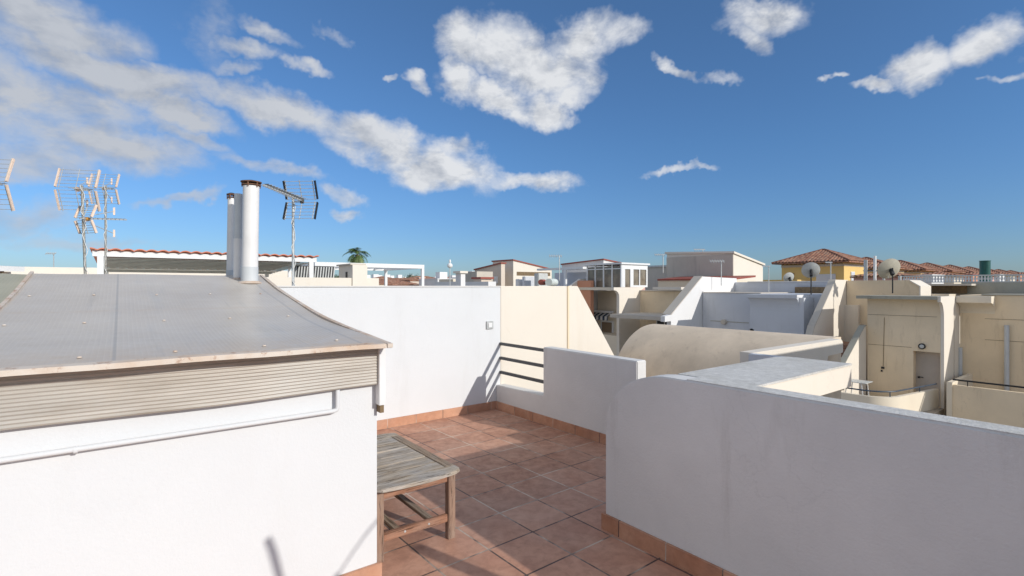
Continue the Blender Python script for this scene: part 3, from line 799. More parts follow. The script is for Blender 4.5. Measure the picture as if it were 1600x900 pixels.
# white plastic table + green chair on the lower balcony
wt = thing('garden_table', 'small white metal table on the lower curved balcony', 'table', (22.6, 8.1, -3.0))
gx = W(1345, 600, x=21.6)
zt = -2.02
MB().box(21.35, 22.05, 6.95, 7.75, zt - .02, zt).build('top', M['dish'], wt, bevel=.004)
for x in (21.42, 21.98):
    for y in (7.02, 7.68): MB().bar((x, y, -3), (x, y + (.1 if y < 7.3 else -.1), zt - .02), .03, .03).build('leg', M['whitemetal'], wt)
# --- right-hand unit
ru = thing('terraced_house', 'cream stained house at the right edge with two grey drain pipes', 'house', (28, 1, -6.2), 'terraced houses across the alley')
box(26.2, 34, -9, yR - .002, -6.2, 1.15).build('wall', M['ochre'], ru)
box(26.15, 34, -9, W(1532, 460, x=26).y, 1.152, 1.19).build('roof_edge', M['greygreen'], ru)
sl = [(26.2, .45)] + [(26.2 - .62 * (1 - math.cos(a)), .45 + .42 * math.sin(a)) for a in [R(90) * i / 8 for i in range(9)]] + [(25.58, 1.12), (26.2, 1.12)]
ys_ = W(1549, 462, x=25.6).y
poly_y(sl, ys_, yR - .004).build('flared_ledge', M['cream'], ru)
box(25.45, 26.2, 5.34, 5.50, -6.2, .98).build('return_wall', M['cream_lite'], ru)
for px, py0, py1 in ((1573, 508, 640), (1500, 543, 640)):
    p_ = W(px, py0, x=26.1); p2_ = W(px, py1, x=26.1)
    MB().tube([(26.1, p_.y, p2_.z), (26.1, p_.y, p_.z)], .075, 12).build('drain_pipe', M['flue_grey'], ru, smooth=True)
for zj in (-.55, .25): box(26.192, 26.199, -8, 4.6, zj, zj + .014).build('joint_line', M['wood_panel'], ru)
yb = W(1488, 597, x=23.3).y
box(23.3, 23.45, -9, yb, -6.2, -1.98).build('balcony_wall', M['ochre'], ru)
box(23.25, 26.2, yb, yb + .15, -6.2, -1.9).build('dividing_wall', M['cream'], ru)
MB().tube([(23.35, -9, -1.80), (23.35, yb, -1.80)], .03, 8).build('handrail', M['black'], ru)
for i in range(5): MB().tube([(23.35, yb - .4 - i * 2, -2.0), (23.35, yb - .4 - i * 2, -1.8)], .015, 6).build('baluster', M['black'], ru)
box(23.45, 26.2, -9, yb, -3.2, -3.0).build('balcony_floor', M['paving'], ru)
# canopy with brown boards behind the door unit
cn = thing('canopy', 'grey canopy over brown boards behind the ledge of the door house', 'canopy', (28.5, 6, 1.2))
k0, k1 = W(1436, 445, x=28.2).y, W(1518, 446, x=28.2).y
box(28.2, 30.5, k1, k0, 1.52, 1.60).build('roof', M['grey_render'], cn)
box(29.0, 29.05, k1 + .3, k0 + 1.4, 1.18, 1.518).build('board_panel', M['wood_panel'], cn)
box(27.6, 28.9, k1 + .6, k0 + 1.4, .9, 1.16).build('base_wall', M['cream'], cn)
# mossy upper wall and balustrade
uw = thing('rooftop_wall', 'mossy grey rooftop wall carrying the white balustrade', 'wall', (29.2, 2, 0))
ku = W(1500, 445, x=29.0).y
box(29.2, 29.4, -9, ku, .2, 1.66).build('wall', M['greygreen'], uw)
box(29.2, 36, ku, ku + 3.6, .2, 1.50).build('roof_deck', M['grey_render'], uw)
bl = thing('balustrade', 'pale balustrade of small turned posts along the mossy rooftop wall', 'balustrade', (29.3, 3, 1.66))
y_s, y_e = W(1408, 435, x=29.3).y, 2.2
box(29.22, 29.38, -9, y_s, 1.661, 1.70).build('base_rail', M['dish'], bl)
box(29.20, 29.40, -9, y_s, 1.93, 1.985).build('top_rail', M['dish'], bl)
proto = MB().tube([(29.3, y_e, 1.70), (29.3, y_e, 1.74), (29.3, y_e, 1.80), (29.3, y_e, 1.86), (29.3, y_e, 1.90), (29.3, y_e, 1.93)], [.03, .022, .05, .04, .022, .03], 8).build('baluster', M['far_white'], bl, smooth=True)
k = 1; yy = y_e + .105
while yy < y_s - .05 and k < 98:
    c = proto.copy(); C.objects.link(c); c.parent = bl; c.location = (0, yy - y_e, 0); yy += .105; k += 1
for i in range(20):
    c = proto.copy(); C.objects.link(c); c.parent = bl; c.location = (0, -.105 * (i + 1), 0)

# --- pale blue white unit
bu = thing('terraced_house', 'blue white house in shade with a jutting flat roofed block', 'house', (27, 12.5, -6.2), 'terraced houses across the alley')
box(25, 28.3, 9.56, 15.78, -6.2, 1.13).build('wall', M['bluewhite'], bu)
box(24.97, 28.3, 12.6, 15.78, 1.131, 1.17).build('coping', M['grey_render'], bu)
b0, b1 = W(1172, 470, x=24).y, W(1256, 470, x=24).y
box(24, 24.99, b1, b0, -6.2, .98).build('block', M['bluewhite'], bu)
box(23.75, 25.6, b1 + .2, b0 + .25, .985, 1.11).build('block_slab', M['bluewhite'], bu)
box(23.74, 25.2, b1 + .17, b1 + .199, .985, 1.11).build('slab_end', M['far_white'], bu)
poly_y([(24.0, .35)] + [(24.0 - .25 * (1 - math.cos(a)), .35 + .6 * math.sin(a)) for a in [R(90) * i / 6 for i in range(7)]] + [(23.75, .984), (24.0, .984)], b1 + .2, b0).build('cove', M['bluewhite'], bu)
box(28.3, 32, 9.0, 15.79, .4, 1.72).build('upper_wall', M['bluewhite'], bu)
box(28.22, 32, 9.0, 15.0, 1.722, 1.76).build('upper_coping', M['far_white'], bu)
jn = W(1110, 501, x=24.99); jn2 = W(1170, 504, x=24.99)
box(24.985, 24.999, jn2.y, jn.y, jn.z - .02, jn.z + .015).build('joint_line', M['greygreen'], bu)
for px, py in ((1131, 503), (1189, 516)):
    p_ = W(px, py, x=24.9); MB().tube([(24.8, p_.y, p_.z), (25.0 if px < 1150 else 24.0, p_.y, p_.z)], .13, 12).build('vent', M['grey_render'], bu)
w0, w1 = W(1244, 450, x=28.25).y, W(1292, 450, x=28.25).y
box(28.1, 28.3, w1, w0, 1.12, 1.45).build('board_panel', M['wood_panel'], bu)
h0, h1 = W(1259, 484, x=24.9), W(1275, 494, x=24.9)
MB().tube([h0, h1], .03, 8).build('handrail', M['bluerail'], bu)
poly_x([(b1 - .02, -6.2), (b1 - .02, -1.6), (b1 + .0, -1.0), (b1 - .6, .1 - .5), (b1 - .7, -.5), (b1 - .7, -6.2)], 23.6, 23.98).build('stair_cheek', M['bluewhite'], bu)
fw = [(21.7, -.30), (21.7, -.02), (22.2, .05), (25.0, 2.02), (28.5, 1.95), (28.5, .3), (25.1, .3), (25.1, -6.2), (22.6, -6.2), (22.2, -.28)]
poly_y(fw, 15.80, 16.05).build('party_fin', M['far_white'], bu)
poly_y([(22.18, .07), (24.98, 2.05), (25.02, 2.02), (22.22, .04)], 15.78, 16.3).build('fin_edge', M['grey_render'], bu)
# --- awning unit with the glazed sunroom
au = thing('terraced_house', 'cream house with a glazed sunroom on top and a striped awning below', 'house', (26, 20, -6.2), 'terraced houses across the alley')
box(26.4, 30, 16.06, 21.1, -6.2, 1.18).build('wall', M['ochre'], au)
box(26.34, 30, 16.06, 21.1, 1.182, 1.24).build('coping', M['grey_render'], au)
box(26.0, 30, 21.32, 24.4, -6.2, 1.20).build('back_wall', M['cream'], au)
pil = [(24.4, -6.2), (24.4, .85)] + [(24.4 - .5 * (1 - math.cos(a)), .85 + .4 * math.sin(a)) for a in [R(90) * i / 6 for i in range(7)]] + [(23.9, 1.42), (26.9, 1.42), (26.4, 1.2), (26.4, -6.2)]
poly_y(pil, 21.1, 21.31).build('pillar', M['cream_lite'], au)
box(24.0, 26.5, 21.312, 24.4, 1.24, 1.42).build('roof_slab', M['cream'], au)
box(24.45, 26.0, 21.32, 24.4, -6.2, -1.6).build('balcony_wall', M['cream'], au)
box(25.7, 27.8, 17.6, 19.6, 1.30, 1.44).build('ledge', M['cream_lite'], au)
box(23.0, 26.4, 16.4, 20.6, -.35, -.15).build('porch_roof', M['grey_render'], au)
wn = box(26.34, 26.4, 18.6, 19.8, -1.6, -.6).build('window', M['whitemetal'], au)
for k in range(2): box(26.32, 26.34, 18.67 + k * .58, 19.15 + k * .58, -1.55, -.65).build('pane', M['dark_inside'], wn)
# door with frame and awning
q0, q1 = W(942, 503, x=26), W(957, 540, x=26)
fr_ = box(25.93, 26, q1.y - .15, q0.y + .12, q1.z - .1, q0.z + .12).build('door_frame', M['far_white'], au)
box(25.90, 25.93, q1.y, q0.y, q1.z, q0.z).build('shutter', M['shutter_brown'], fr_)
aw0, aw1 = W(921, 486, x=25.6), W(957, 489, x=25.6)
ab = MB().tube([(25.7, aw1.y, aw0.z), (25.7, aw0.y, aw0.z)], .08, 10).build('awning_cassette', M['whitemetal'], au)
am = MB(); n_ = 14
ya, yb_ = aw1.y + .05, aw0.y
vs = []
for i in range(n_ * 2 + 1):
    y = ya + (yb_ - ya) * i / (n_ * 2)
    vs += [(25.62, y, aw0.z - .08), (25.2, y, aw0.z - .28), (25.2, y, aw0.z - (.56 if i % 2 else .50))]
am.add(vs, [(3 * i + k, 3 * i + 3 + k, 3 * i + 4 + k, 3 * i + 1 + k) for i in range(n_ * 2) for k in (0, 1)])
am.build('awning_cloth', M['stripe'], ab)
# sunroom
sr = thing('sunroom', 'white framed glazed sunroom on the roof of the awning house', 'sunroom', (26, 22, 1.43))
sx0, sx1, sy0, sy1, sz0, sz1 = 24.6, 27.15, 21.1, 24.0, 1.43, 2.86
box(sx0 + .06, sx1, sy0 + .06, sy1, sz0, sz1 - .12).build('glass_wall', M['glass'], sr)
for i in range(5):
    y = sy0 + .001 + (sy1 - sy0) * i / 4
    box(sx0, sx0 + .059, y, y + .09, sz0, sz1).build('mullion', M['whitemetal'], sr)
box(sx0 - .003, sx0 + .062, sy0 + .1, sy1 + .1, sz1 - .30, sz1 - .24).build('transom', M['whitemetal'], sr)
for x, wd in ((sx0 + .07, .28), (sx0 + .85, .30), (sx0 + 1.72, .08), (sx1 - .12, .12)):
    box(x, x + wd, sy0, sy0 + .058, sz0, sz1).build('mullion', M['whitemetal'], sr)
box(sx0 + .065, sx1, sy0 + .001, sy0 + .056, sz1 - .3, sz1 - .002).build('transom', M['whitemetal'], sr)
box(sx0 + 1.0, sx1, sy0 + .001, sy0 + .056, sz0, sz0 + .12).build('sill', M['whitemetal'], sr)
MB().box(sx0 - .12, sx1 + .1, sy0 - .12, sy1 + .3, sz1, sz1 + .1).build('roof', M['whitemetal'], sr)
# white side awning left of the sunroom
wp = thing('pergola', 'white flat canopy frame left of the glazed sunroom', 'pergola', (24, 27, 1.3))
a = W(845, 420, x=26); b = W(917, 417, x=26)
box(25.6, 26, b.y, a.y, 2.70, 2.85).build('beam', M['whitemetal'], wp)
box(26.004, 29, b.y, a.y, 2.80, 2.83).build('roof', M['whitemetal'], wp)
p_ = W(883, 430, x=25.6); box(25.55, 25.7, p_.y - .1, p_.y + .1, .5, 2.70).build('post', M['whitemetal'], wp)
box(28.9, 29, b.y, W(868, 430, x=29).y, .4, 2.6).build('back_wall', M['bluewhite'], wp)
box(24.6, 28.5, 24.5, 36, -6.2, 1.25).build('deck', M['far_white'], wp)
# salmon fin behind our cream wall
sf = thing('party_fin', 'salmon pink slanting fin wall left of the glazed sunroom', 'wall', (23, 24.6, -2))
s0 = W(897, 437, y=24.5); s1 = W(915, 437, y=24.5)
poly_y([(s0.x - 1.0, -6.2), (s0.x - 1.0, 1.2), (s0.x + .5, 1.98), (s0.x + 1.0, 1.98), (s0.x + 1.0, -6.2)], 24.4, 24.6).build('fin', M['cream_lite'], sf)
box(s0.x + .2, s0.x + .5, 23.2, 24.39, -.6, 1.86).build('side', M['salmon'], sf)
# ---------------------------------------------------------------- roof accessories on the row
def dish(label, px, py, d, r, mat, base_z, yaw, group='satellite dishes'):
    c = W(px, py, d=d)
    t = thing('satellite_dish', label, 'satellite dish', (c.x, c.y, base_z), group)
    nrm = Vector((math.cos(yaw), math.sin(yaw), .42)).normalized()
    u = nrm.orthogonal().normalized(); w = nrm.cross(u); mb = MB(); vs = []; rings, seg = 6, 28
    for side in (0, 1):
        for i in range(rings + 1):
            rr = r * i / rings
            for j in range(seg):
                a = 2 * math.pi * j / seg
                p = c + (u * math.cos(a) + w * math.sin(a)) * rr + nrm * (.22 * r * (i / rings) ** 2 - side * .012); vs.append(p)
    k = (rings + 1) * seg; fs = []
    for side in (0, 1):
        for i in range(rings):
            for j in range(seg):
                a = side * k + i * seg + j; b = side * k + i * seg + (j + 1) % seg; fs.append((a, b, b + seg, a + seg))
    for j in range(seg): a = rings * seg + j; b = rings * seg + (j + 1) % seg; fs.append((a, b, b + k, a + k))
    mb.add(vs, fs).build('reflector', mat, t, smooth=True)
    back = c - nrm * .10
    MB().tube([(c.x - nrm.x * .16, c.y - nrm.y * .16, base_z), (c.x - nrm.x * .16, c.y - nrm.y * .16, c.z + .06)], .025, 10).build('pole', M['black'], t)
    MB().bar(c - nrm * .18 - Vector((0, 0, .16)), c - nrm * .02 - Vector((0, 0, -.02)), .10, .14).build('bracket', M['black'], t)
    tip = c + nrm * r * .9 - Vector((0, 0, r * .35))
    MB().tube([c - Vector((0, 0, r * .9)) + nrm * .1, tip], .012, 6).build('feed_arm', M['galv'], t)
    MB().tube([tip, tip + (c - tip).normalized() * .12], .035, 10).build('receiver', M['whitemetal'], t)
    return t
dish('pale grey satellite dish on a black pole, left of the larger tan one', 1267, 423, 22.3, .36, M['dish'], 1.13, .45)
dish('larger tan satellite dish on the cream rooftop wall', 1391, 421, 21.4, .45, M['dish_tan'], 1.2, .85)
dish('tiny grey satellite dish seen low in front of the yellow villa', 1233, 434, 33, .34, M['dish'], 1.4, .9)
for i, (px, p0_, p1_, r_, m_, lab) in enumerate(((1352.5, 406, 440, .075, 'galv', 'thick steel flue pipe left of the tan dish'), (1367, 400, 440, .06, 'whitemetal', 'thinner taller pale flue pipe left of the tan dish'),
        (1381, 431, 440, .05, 'galv', 'short steel pipe stub just left of the tan dish'), (1406, 431, 440, .06, 'galv', 'short steel pipe stub just right of the tan dish'), (1539, 408, 431, .19, 'green', 'dark green flue pipe rising above the balustrade'))):
    tp = W(px, p0_, x=27.0 if px < 1500 else 31)
    o = MB().tube([(tp.x, tp.y, .9), (tp.x, tp.y, tp.z)], r_, 14).build('flue_pipe', M[m_], None, smooth=True); tag(o, lab, 'chimney pipe', 'flue pipes across the alley')
    if i == 0: MB().tube([(tp.x, tp.y - .5, 2.2), (tp.x, tp.y + .1, 2.2)], .02, 6).build('stay', M['bluerail'], o)
    if i == 4: MB().tube([(tp.x, tp.y, tp.z), (tp.x, tp.y, tp.z + .02)], r_ * 1.1, 14).build('rim', M['green'], o)
def small_antenna(px, py0, py1, d, label, w=.5):
    b = W(px, py1, d=d); c = W(px, py0, d=d)
    o = thing('antenna', label, 'TV antenna', b, 'rooftop television antennas')
    MB().tube([(b.x, b.y, b.z - .5), c], .022 * d / 25, 6).build('mast', M['galv'], o)
    r = Vector((RX, RY, 0))
    MB().tube([c - r * w * .9, c + r * w * .25], .018 * d / 25, 5).build('boom', M['galv'], o)
    for k in range(6):
        q_ = c - r * w * (.85 - k * .2); f = Vector((.3, .5, .6))
        MB().tube([q_ - f * .25 * w, q_ + f * .25 * w], .012 * d / 25, 4).build('element', M['galv'], o)
small_antenna(874, 400, 440, 36, 'thin dark antenna left of the glazed sunroom', .8)
small_antenna(1036, 398, 416, 38, 'pinkish antenna at the left end of the tall grey block', .7)
small_antenna(1098, 390, 398, 42, 'small antenna on top of the tall grey block', .8)
small_antenna(1127, 408, 432, 28, 'tilted aerial standing before the tall grey block', .7)
small_antenna(1201, 416, 456, 26, 'slim white aerial pole above the blue white house', .35)
small_antenna(84, 396, 420, 20, 'small distant aerial left of the double antenna mast', .35)
small_antenna(1298, 410, 438, 26, 'thin aerial in front of the yellow villa', .3)

# ---------------------------------------------------------------- houses beyond the row
def block(label, mat, corner_px, top_py, x, left_px, right_px, zdrop=0, trimm=None, name='house', ldrop=0, z0=-6.2, grp='houses beyond the row'):
    c = W(corner_px, top_py, x=x); l = W(left_px, top_py, x=x); r_ = W(right_px, top_py, y=c.y)
    t = thing(name, label, 'house', ((x + r_.x) / 2, (c.y + l.y) / 2, z0), grp)
    zr = c.z - zdrop; zl = c.z - ldrop
    vs = [(x, c.y, z0), (r_.x, c.y, z0), (r_.x, l.y, z0), (x, l.y, z0), (x, c.y, c.z), (r_.x, c.y, zr), (r_.x, l.y, zr - ldrop), (x, l.y, zl)]
    MB().add(vs, [(0, 3, 2, 1), (4, 5, 6, 7), (0, 1, 5, 4), (1, 2, 6, 5), (2, 3, 7, 6), (3, 0, 4, 7)]).build('wall', mat, t)
    if trimm:
        e = .12; h = .14
        v2 = [(x - e, c.y - e, c.z + .004), (r_.x + e, c.y - e, zr + .004), (r_.x + e, l.y + e, zr - ldrop + .004), (x - e, l.y + e, zl + .004)]
        MB().add(v2 + [(a, b, z_ + h) for a, b, z_ in v2], [(0, 3, 2, 1), (4, 5, 6, 7), (0, 1, 5, 4), (1, 2, 6, 5), (2, 3, 7, 6), (3, 0, 4, 7)]).build('roof', trimm, t)
    return t, c, l, r_
t, c, l, r_ = block('tall block with its shaded side coloured grey and a bright cream end', M['cream_lite'], 1146, 396, 34, 1042, 1192, .75, M['greygreen'], ldrop=-.25)
t.children[0].data.materials.clear(); t.children[0].data.materials.append(M['cream_lite'])
gw = box(34 - .05, 34 - .004, c.y + .01, l.y, -3, c.z - .05).build('side_shade', M['grey_render'], t)  # grey sheet puts the shade into the colour of the cream block's side
rs = thing('lean_to_roof', 'low red roof in front of the tall grey sided block', 'roof', (31, c.y + 2, 1.2))
ra, rb, rc = W(1027, 436, x=31), W(1146, 436, x=31), W(1146, 429, x=33)
MB().add([(31, rb.y, ra.z), (31, ra.y, ra.z), (33.8, ra.y, 2.22), (33.8, rb.y, 2.22), (31, rb.y, ra.z - .12), (31, ra.y, ra.z - .12), (33.8, ra.y, 2.10), (33.8, rb.y, 2.10)],
         [(0, 1, 2, 3), (4, 7, 6, 5), (0, 4, 5, 1), (1, 5, 6, 2), (2, 6, 7, 3), (3, 7, 4, 0)]).build('roof', M['redtrim'], rs)
box(31.1, 33.8, rb.y, ra.y, -6.2, ra.z - .13).build('wall', M['cream'], rs)
block('grey rendered annexe with a ledge behind the glazed sunroom', M['grey_render'], 1041, 417, 35, 1008, 1052, 0, M['dish'])
block('white house with a thin red roof edge behind the glazed sunroom', M['far_white'], 943, 406, 44, 878, 965, .3, M['redtrim'], ldrop=.35)
block('low pinkish roofed house right of the white house with red edge', M['pink'], 968, 411, 46, 944, 1010, .7, M['redtrim'])
block('sandy house with a sloping top and sunlit side', M['cream_lite'], 802, 407, 36, 770, 862, 1.0, M['redtrim'])
t, c, l, r_ = block('lower beige house with a slanted wall left of the sandy one', M['beige'], 783, 412, 34, 742, 789, 0, M['redtrim'], ldrop=.6)
q_ = W(783, 425, x=34)
wn = box(33.94, 34, q_.y + .6, q_.y + 1.3, 1.8, 2.6).build('window', M['whitemetal'], t)
block('flat grey house low before the beige ones', M['grey_render'], 745, 424, 30, 716, 770, 0, None)
block('small tan house with a pitched end low between the white chimneys', M['beige'], 752, 436, 20, 740, 768, 0, M['redtrim'])
block('white low parapet house left of the white chimney stack', M['far_white'], 715, 440, 19, 678, 722, 0, None)
block('white low parapet house right of the white chimney stack', M['far_white'], 763, 440, 19, 722, 775, 0, None)
block('white chimney stack room with a small cross shaped vent', M['far_white'], 720, 427, 17, 712, 727, 0, M['cream_lite'])
block('pink walled house low behind the flat white pergola', M['pink'], 655, 434, 60, 640, 664, 0, M['beige'])
t, c, l, r_ = block('cream house with a row of dark panels on its roof', M['cream'], 708, 436, 40, 686, 712, 0, None)
# small roof clutter in front of the sandy house
for i, (px, p0_, w_, m_, lab) in enumerate(((838, 427, 14, 'dish', 'grey water tank box right in front of the sandy house'), (808, 436, 12, 'far_white', 'white cabinet left in front of the sandy house'), (818, 432, 10, 'bluewhite', 'blue white cabinet between the tank and the white cabinet'))):
    c = W(px, p0_, x=21); e = w_ / 800 * 26
    o = thing('rooftop_cabinet', lab, 'cabinet', (c.x, c.y, 1.2)); box(c.x, c.x + .8, c.y - e / 2, c.y + e / 2, 1.0, c.z).build('case', M[m_], o, bevel=.03); box(c.x - .02, c.x, c.y - e / 3, c.y + e / 3, 1.3, c.z - .1).build('door', M[m_], o)
o = thing('rooftop_barrel', 'dark round mouthed barrel lying left of the sunroom', 'barrel', W(868, 441, d=28))
bq = W(868, 441, d=28); MB().tube([bq + Vector((-.5, 0, 0)), bq + Vector((.5, .6, 0))], .2, 14).build('body', M['soffit'], o)
bq = W(845, 441, d=28); o = thing('rooftop_barrel', 'small red round vessel beside the grey tank box', 'barrel', bq); MB().tube([bq, bq + Vector((.5, .3, 0))], .16, 12).build('body', M['redtrim'], o)
# ribbon of brown fence on the sandy house terrace
fe = thing('fence', 'brown slatted fence before the sunlit sandy house', 'fence', W(830, 430, y=34))
f0, f1 = W(808, 430, y=32), W(860, 430, y=32)
for i in range(26):
    x = f0.x + (f1.x - f0.x) * i / 26
    box(x, x + (f1.x - f0.x) / 30, 32, 32.06, W(830, 431, y=32).z, W(830, 425, y=32).z).build('slat', M['wood_panel'], fe)
# white ball shaped cowl on a thin pole
bc = thing('chimney_cowl', 'round white cowl on a thin pole against the sky', 'chimney cowl', W(703, 446, d=24))
q_ = W(703, 415, d=24); ball = MB(); rr_ = []
MB().tube([W(703, 446, d=24), q_], .02, 6).build('pole', M['dish'], bc)
zz = [q_ + Vector((0, 0, .12 * math.sin(a))) for a in [R(-85 + 17 * i) for i in range(11)]]
MB().tube(zz, [.125 * math.cos(R(-85 + 17 * i)) + .004 for i in range(11)], 14).build('ball', M['whitemetal'], bc, smooth=True)
MB().tube([q_ + Vector((0, 0, .11)), q_ + Vector((0, 0, .2)), q_ + Vector((0, 0, .28))], [.03, .055, .03], 10).build('finial', M['whitemetal'], bc, smooth=True)
# left edge white canopy
lw = thing('canopy', 'white canopy edge with brown struts at the far left', 'canopy', W(5, 425, d=16))
a = W(-60, 416, d=16); b = W(17, 420, d=16)
MB().bar(a, b, .9, .16).build('roof', M['whitemetal'], lw)
MB().bar(W(5, 424, d=16), W(-20, 434, d=16), .06, .06).build('strut', M['bark'], lw)
MB().bar(W(-60, 428, d=16.4), W(10, 428, d=16.4), .3, .14).build('wall', M['beige'], lw)
pa = thing('parapet_wall', 'low white parapet far behind the double antenna mast', 'wall', W(115, 424, d=22))
a = W(82, 418, d=22); b = W(147, 418, d=22); MB().bar(Vector((a.x, a.y, 0)) + Vector((0, 0, a.z - 1)), Vector((b.x, b.y, a.z - 1)), .3, 2.0).build('wall', M['far_white'], pa)
pb = thing('parapet_wall', 'lowest white parapet by the far left canopy', 'wall', W(30, 427, d=24))
a = W(-40, 426, d=24); b = W(70, 426, d=24); MB().bar(Vector((a.x, a.y, a.z - 1)), Vector((b.x, b.y, a.z - 1)), .3, 2.0).build('wall', M['far_white'], pb)
MB().bar(W(10, 428, d=23.7), W(20, 428, d=23.7), .1, .3).build('vent', M['salmon'], pb)

OB = .17
# ---------------------------------------------------------------- yellow villas with hipped tile roofs
def hip_roof(x0, x1, y0, y1, z, h, pitch=.42, amp=.10):
    mb = MB(); W_, D_ = x1 - x0, y1 - y0; half = min(W_, D_) / 2
    def face(o, ux, vx, L, inset):
        n = int(L / pitch) * 4; vs = []
        for i in range(n + 1):
            u = L * i / n; run = min(u, L - u, half)
            c = amp * abs(math.sin(math.pi * u / pitch))
            p = o + ux * u; q = p + vx * run + Vector((0, 0, h * run / half))
            vs += [p + Vector((0, 0, c)), q + Vector((0, 0, c))]
        mb.add(vs, [(2 * i, 2 * i + 2, 2 * i + 3, 2 * i + 1) for i in range(n)])
    X, Y = Vector((1, 0, 0)), Vector((0, 1, 0))
    face(Vector((x0, y0, z)), X, Y, W_, 0); face(Vector((x1, y0, z)), Y, -X, D_, 0)
    face(Vector((x1, y1, z)), -X, -Y, W_, 0); face(Vector((x0, y1, z)), -Y, X, D_, 0)
    mb.box(x0 + .02, x1 - .02, y0 + .02, y1 - .02, z - .16, z - .01)
    # ridge and hip caps
    rid = [(x0, y0), (x1, y0), (x1, y1), (x0, y1)]
    if W_ >= D_: ends = [(x0 + half, (y0 + y1) / 2), (x1 - half, (y0 + y1) / 2)]; cn = [0, 1, 1, 0]
    else: ends = [((x0 + x1) / 2, y0 + half), ((x0 + x1) / 2, y1 - half)]; cn = [0, 0, 1, 1]
    cap = MB()
    for k in range(4): cap.tube([(rid[k][0], rid[k][1], z + .03), (ends[cn[k]][0], ends[cn[k]][1], z + h + .03)], .11, 6)
    cap.tube([(*ends[0], z + h + .03), (*ends[1], z + h + .03)], .11, 6)
    return mb, cap
M['ridge'] = plain('dark_ridge_tiles', (.20, .08, .05), .85, 0, .4, 5)
labs = ['nearest yellow villa with a hipped clay tile roof', 'second yellow villa along the receding row', 'third villa along the receding row', 'fourth villa along the receding row',
        'fifth villa along the receding row', 'sixth villa along the receding row', 'seventh villa along the receding row', 'eighth villa along the receding row', 'ninth and last visible villa along the receding row']
def villa():
    t = thing('villa', labs[0], 'villa', (73.5, 28.8, -6.2), 'villas with clay roofs')
    box(70, 77, 25.1, 32.5, -6.2, 4.45).build('wall', M['yellow'], t)
    box(69.95, 77.05, 25.05, 32.55, 3.95, 4.25).build('frieze', M['grey_render'], t)
    r1, cp = hip_roof(69.1, 78, 24.2, 33.4, 4.55, 1.75)
    rf = r1.build('roof', M['tiles'], t); cp.build('ridge_tiles', M['ridge'], rf)
    ln = box(77.2, 80, 25.6, 31, -6.2, 2.6).build('annexe', M['cream_lite'], t)
    w = box(72.0, 73.2, 25.02, 25.1, 1.2, 3.3).build('window', M['whitemetal'], t); box(72.1, 73.1, 24.99, 25.02, 1.3, 3.2).build('pane', M['bluewhite'], w)
    w = box(69.9, 70, 26.0, 28.2, .8, 3.0).build('window', M['bluewhite'], t)
    w = box(69.9, 70, 30.9, 31.5, 2.2, 3.2).build('window', M['wood_panel'], t)
    w = box(69.9, 70, 28.9, 29.3, 2.6, 3.0).build('vent', M['black'], t)
    for k in range(14): box(69.5, 70, 25.3 + k * .53, 25.42 + k * .53, 4.28, 4.40).build('rafter', M['wood_panel'], t)
    box(66.5, 69.9, 29, 33.5, -6.2, 2.3).build('garage', M['yellow'], t)
    return t
v0 = villa()
for i in range(1, 9):
    c = copy_tree(v0); c.scale = (1, 1, .955); c.location = (73.5 + 15 * i, 28.8, -6.2); c['label'] = labs[i]
for i in range(9):
    m_ = [M['pink'], M['far_white'], M['cream'], M['salmon']][i % 4]
    x = 64 + i * 11
    t = thing('outbuilding', ['pink', 'white', 'cream', 'salmon'][i % 4] + ' flat roofed outbuilding, number ' + ['one', 'two', 'three', 'four', 'five', 'six', 'seven', 'eight', 'nine'][i] + ' from the left before the villas', 'outbuilding', (x + 2, 20.5, -6.2), 'outbuildings before the villas')
    box(x, x + 5, 17.5 + i * .3, 22, -6.2, 2.5 + OB * i).build('wall', m_, t)
    if i % 2 == 0:
        r1, cp = hip_roof(x - .3, x + 5.3, 17.2 + i * .3, 22.3, 2.55 + OB * i, .5); r1.build('roof', M['tiles'], t)
    else: box(x - .1, x + 5.1, 17.4 + i * .3, 22.1, 2.505 + OB * i, 2.7 + OB * i).build('roof', M['redtrim' if i % 4 == 3 else 'far_white'], t)

# ---------------------------------------------------------------- distant town
rnd = random.Random(3)
hm = ['cream_lite', 'far_white', 'pink', 'cream', 'beige']
protos = []
for k in range(5):
    t = thing('distant_house', 'tiny far off house under the horizon', 'house', (0, 0, 0), 'far off town houses')
    ORIG[t.name] = Vector((0, 0, 0))
    w_, dd, h = (9, 8, 7.4), (7, 9, 8.2), (12, 8, 7.0)
    a, b, c_ = [(9, 8, 7.4), (7, 9, 8.1), (12, 8, 7.0), (8, 8, 8.4), (10, 7, 7.7)][k]
    MB().box(-a / 2, a / 2, -b / 2, b / 2, 0, c_).build('wall', M[hm[k]], t)
    wn_ = MB()
    for fz in (1.5, 4.6):
        for i in range(3): wn_.box(-a / 2 - .03, -a / 2, -b / 2 + 1 + i * b / 3.2, -b / 2 + 2 + i * b / 3.2, fz, fz + 1.3).box(-a / 2 + 1 + i * a / 3.3, -a / 2 + 2.1 + i * a / 3.3, -b / 2 - .03, -b / 2, fz, fz + 1.3)
    wn_.build('windows', M['dark_inside'], t)
    if k % 2 == 0: r1, cp = hip_roof(-a / 2 - .3, a / 2 + .3, -b / 2 - .3, b / 2 + .3, c_ + .15, 1.1, .8, .08); r1.build('roof', M['tiles'], t)
    else: MB().box(-a / 2 - .1, a / 2 + .1, -b / 2 - .1, b / 2 + .1, c_ + .003, c_ + .25).box(-1, 1, -1, 1, c_ + .25, c_ + 1.8).build('roof', M['far_white'], t)
    protos.append(t)
n = 0
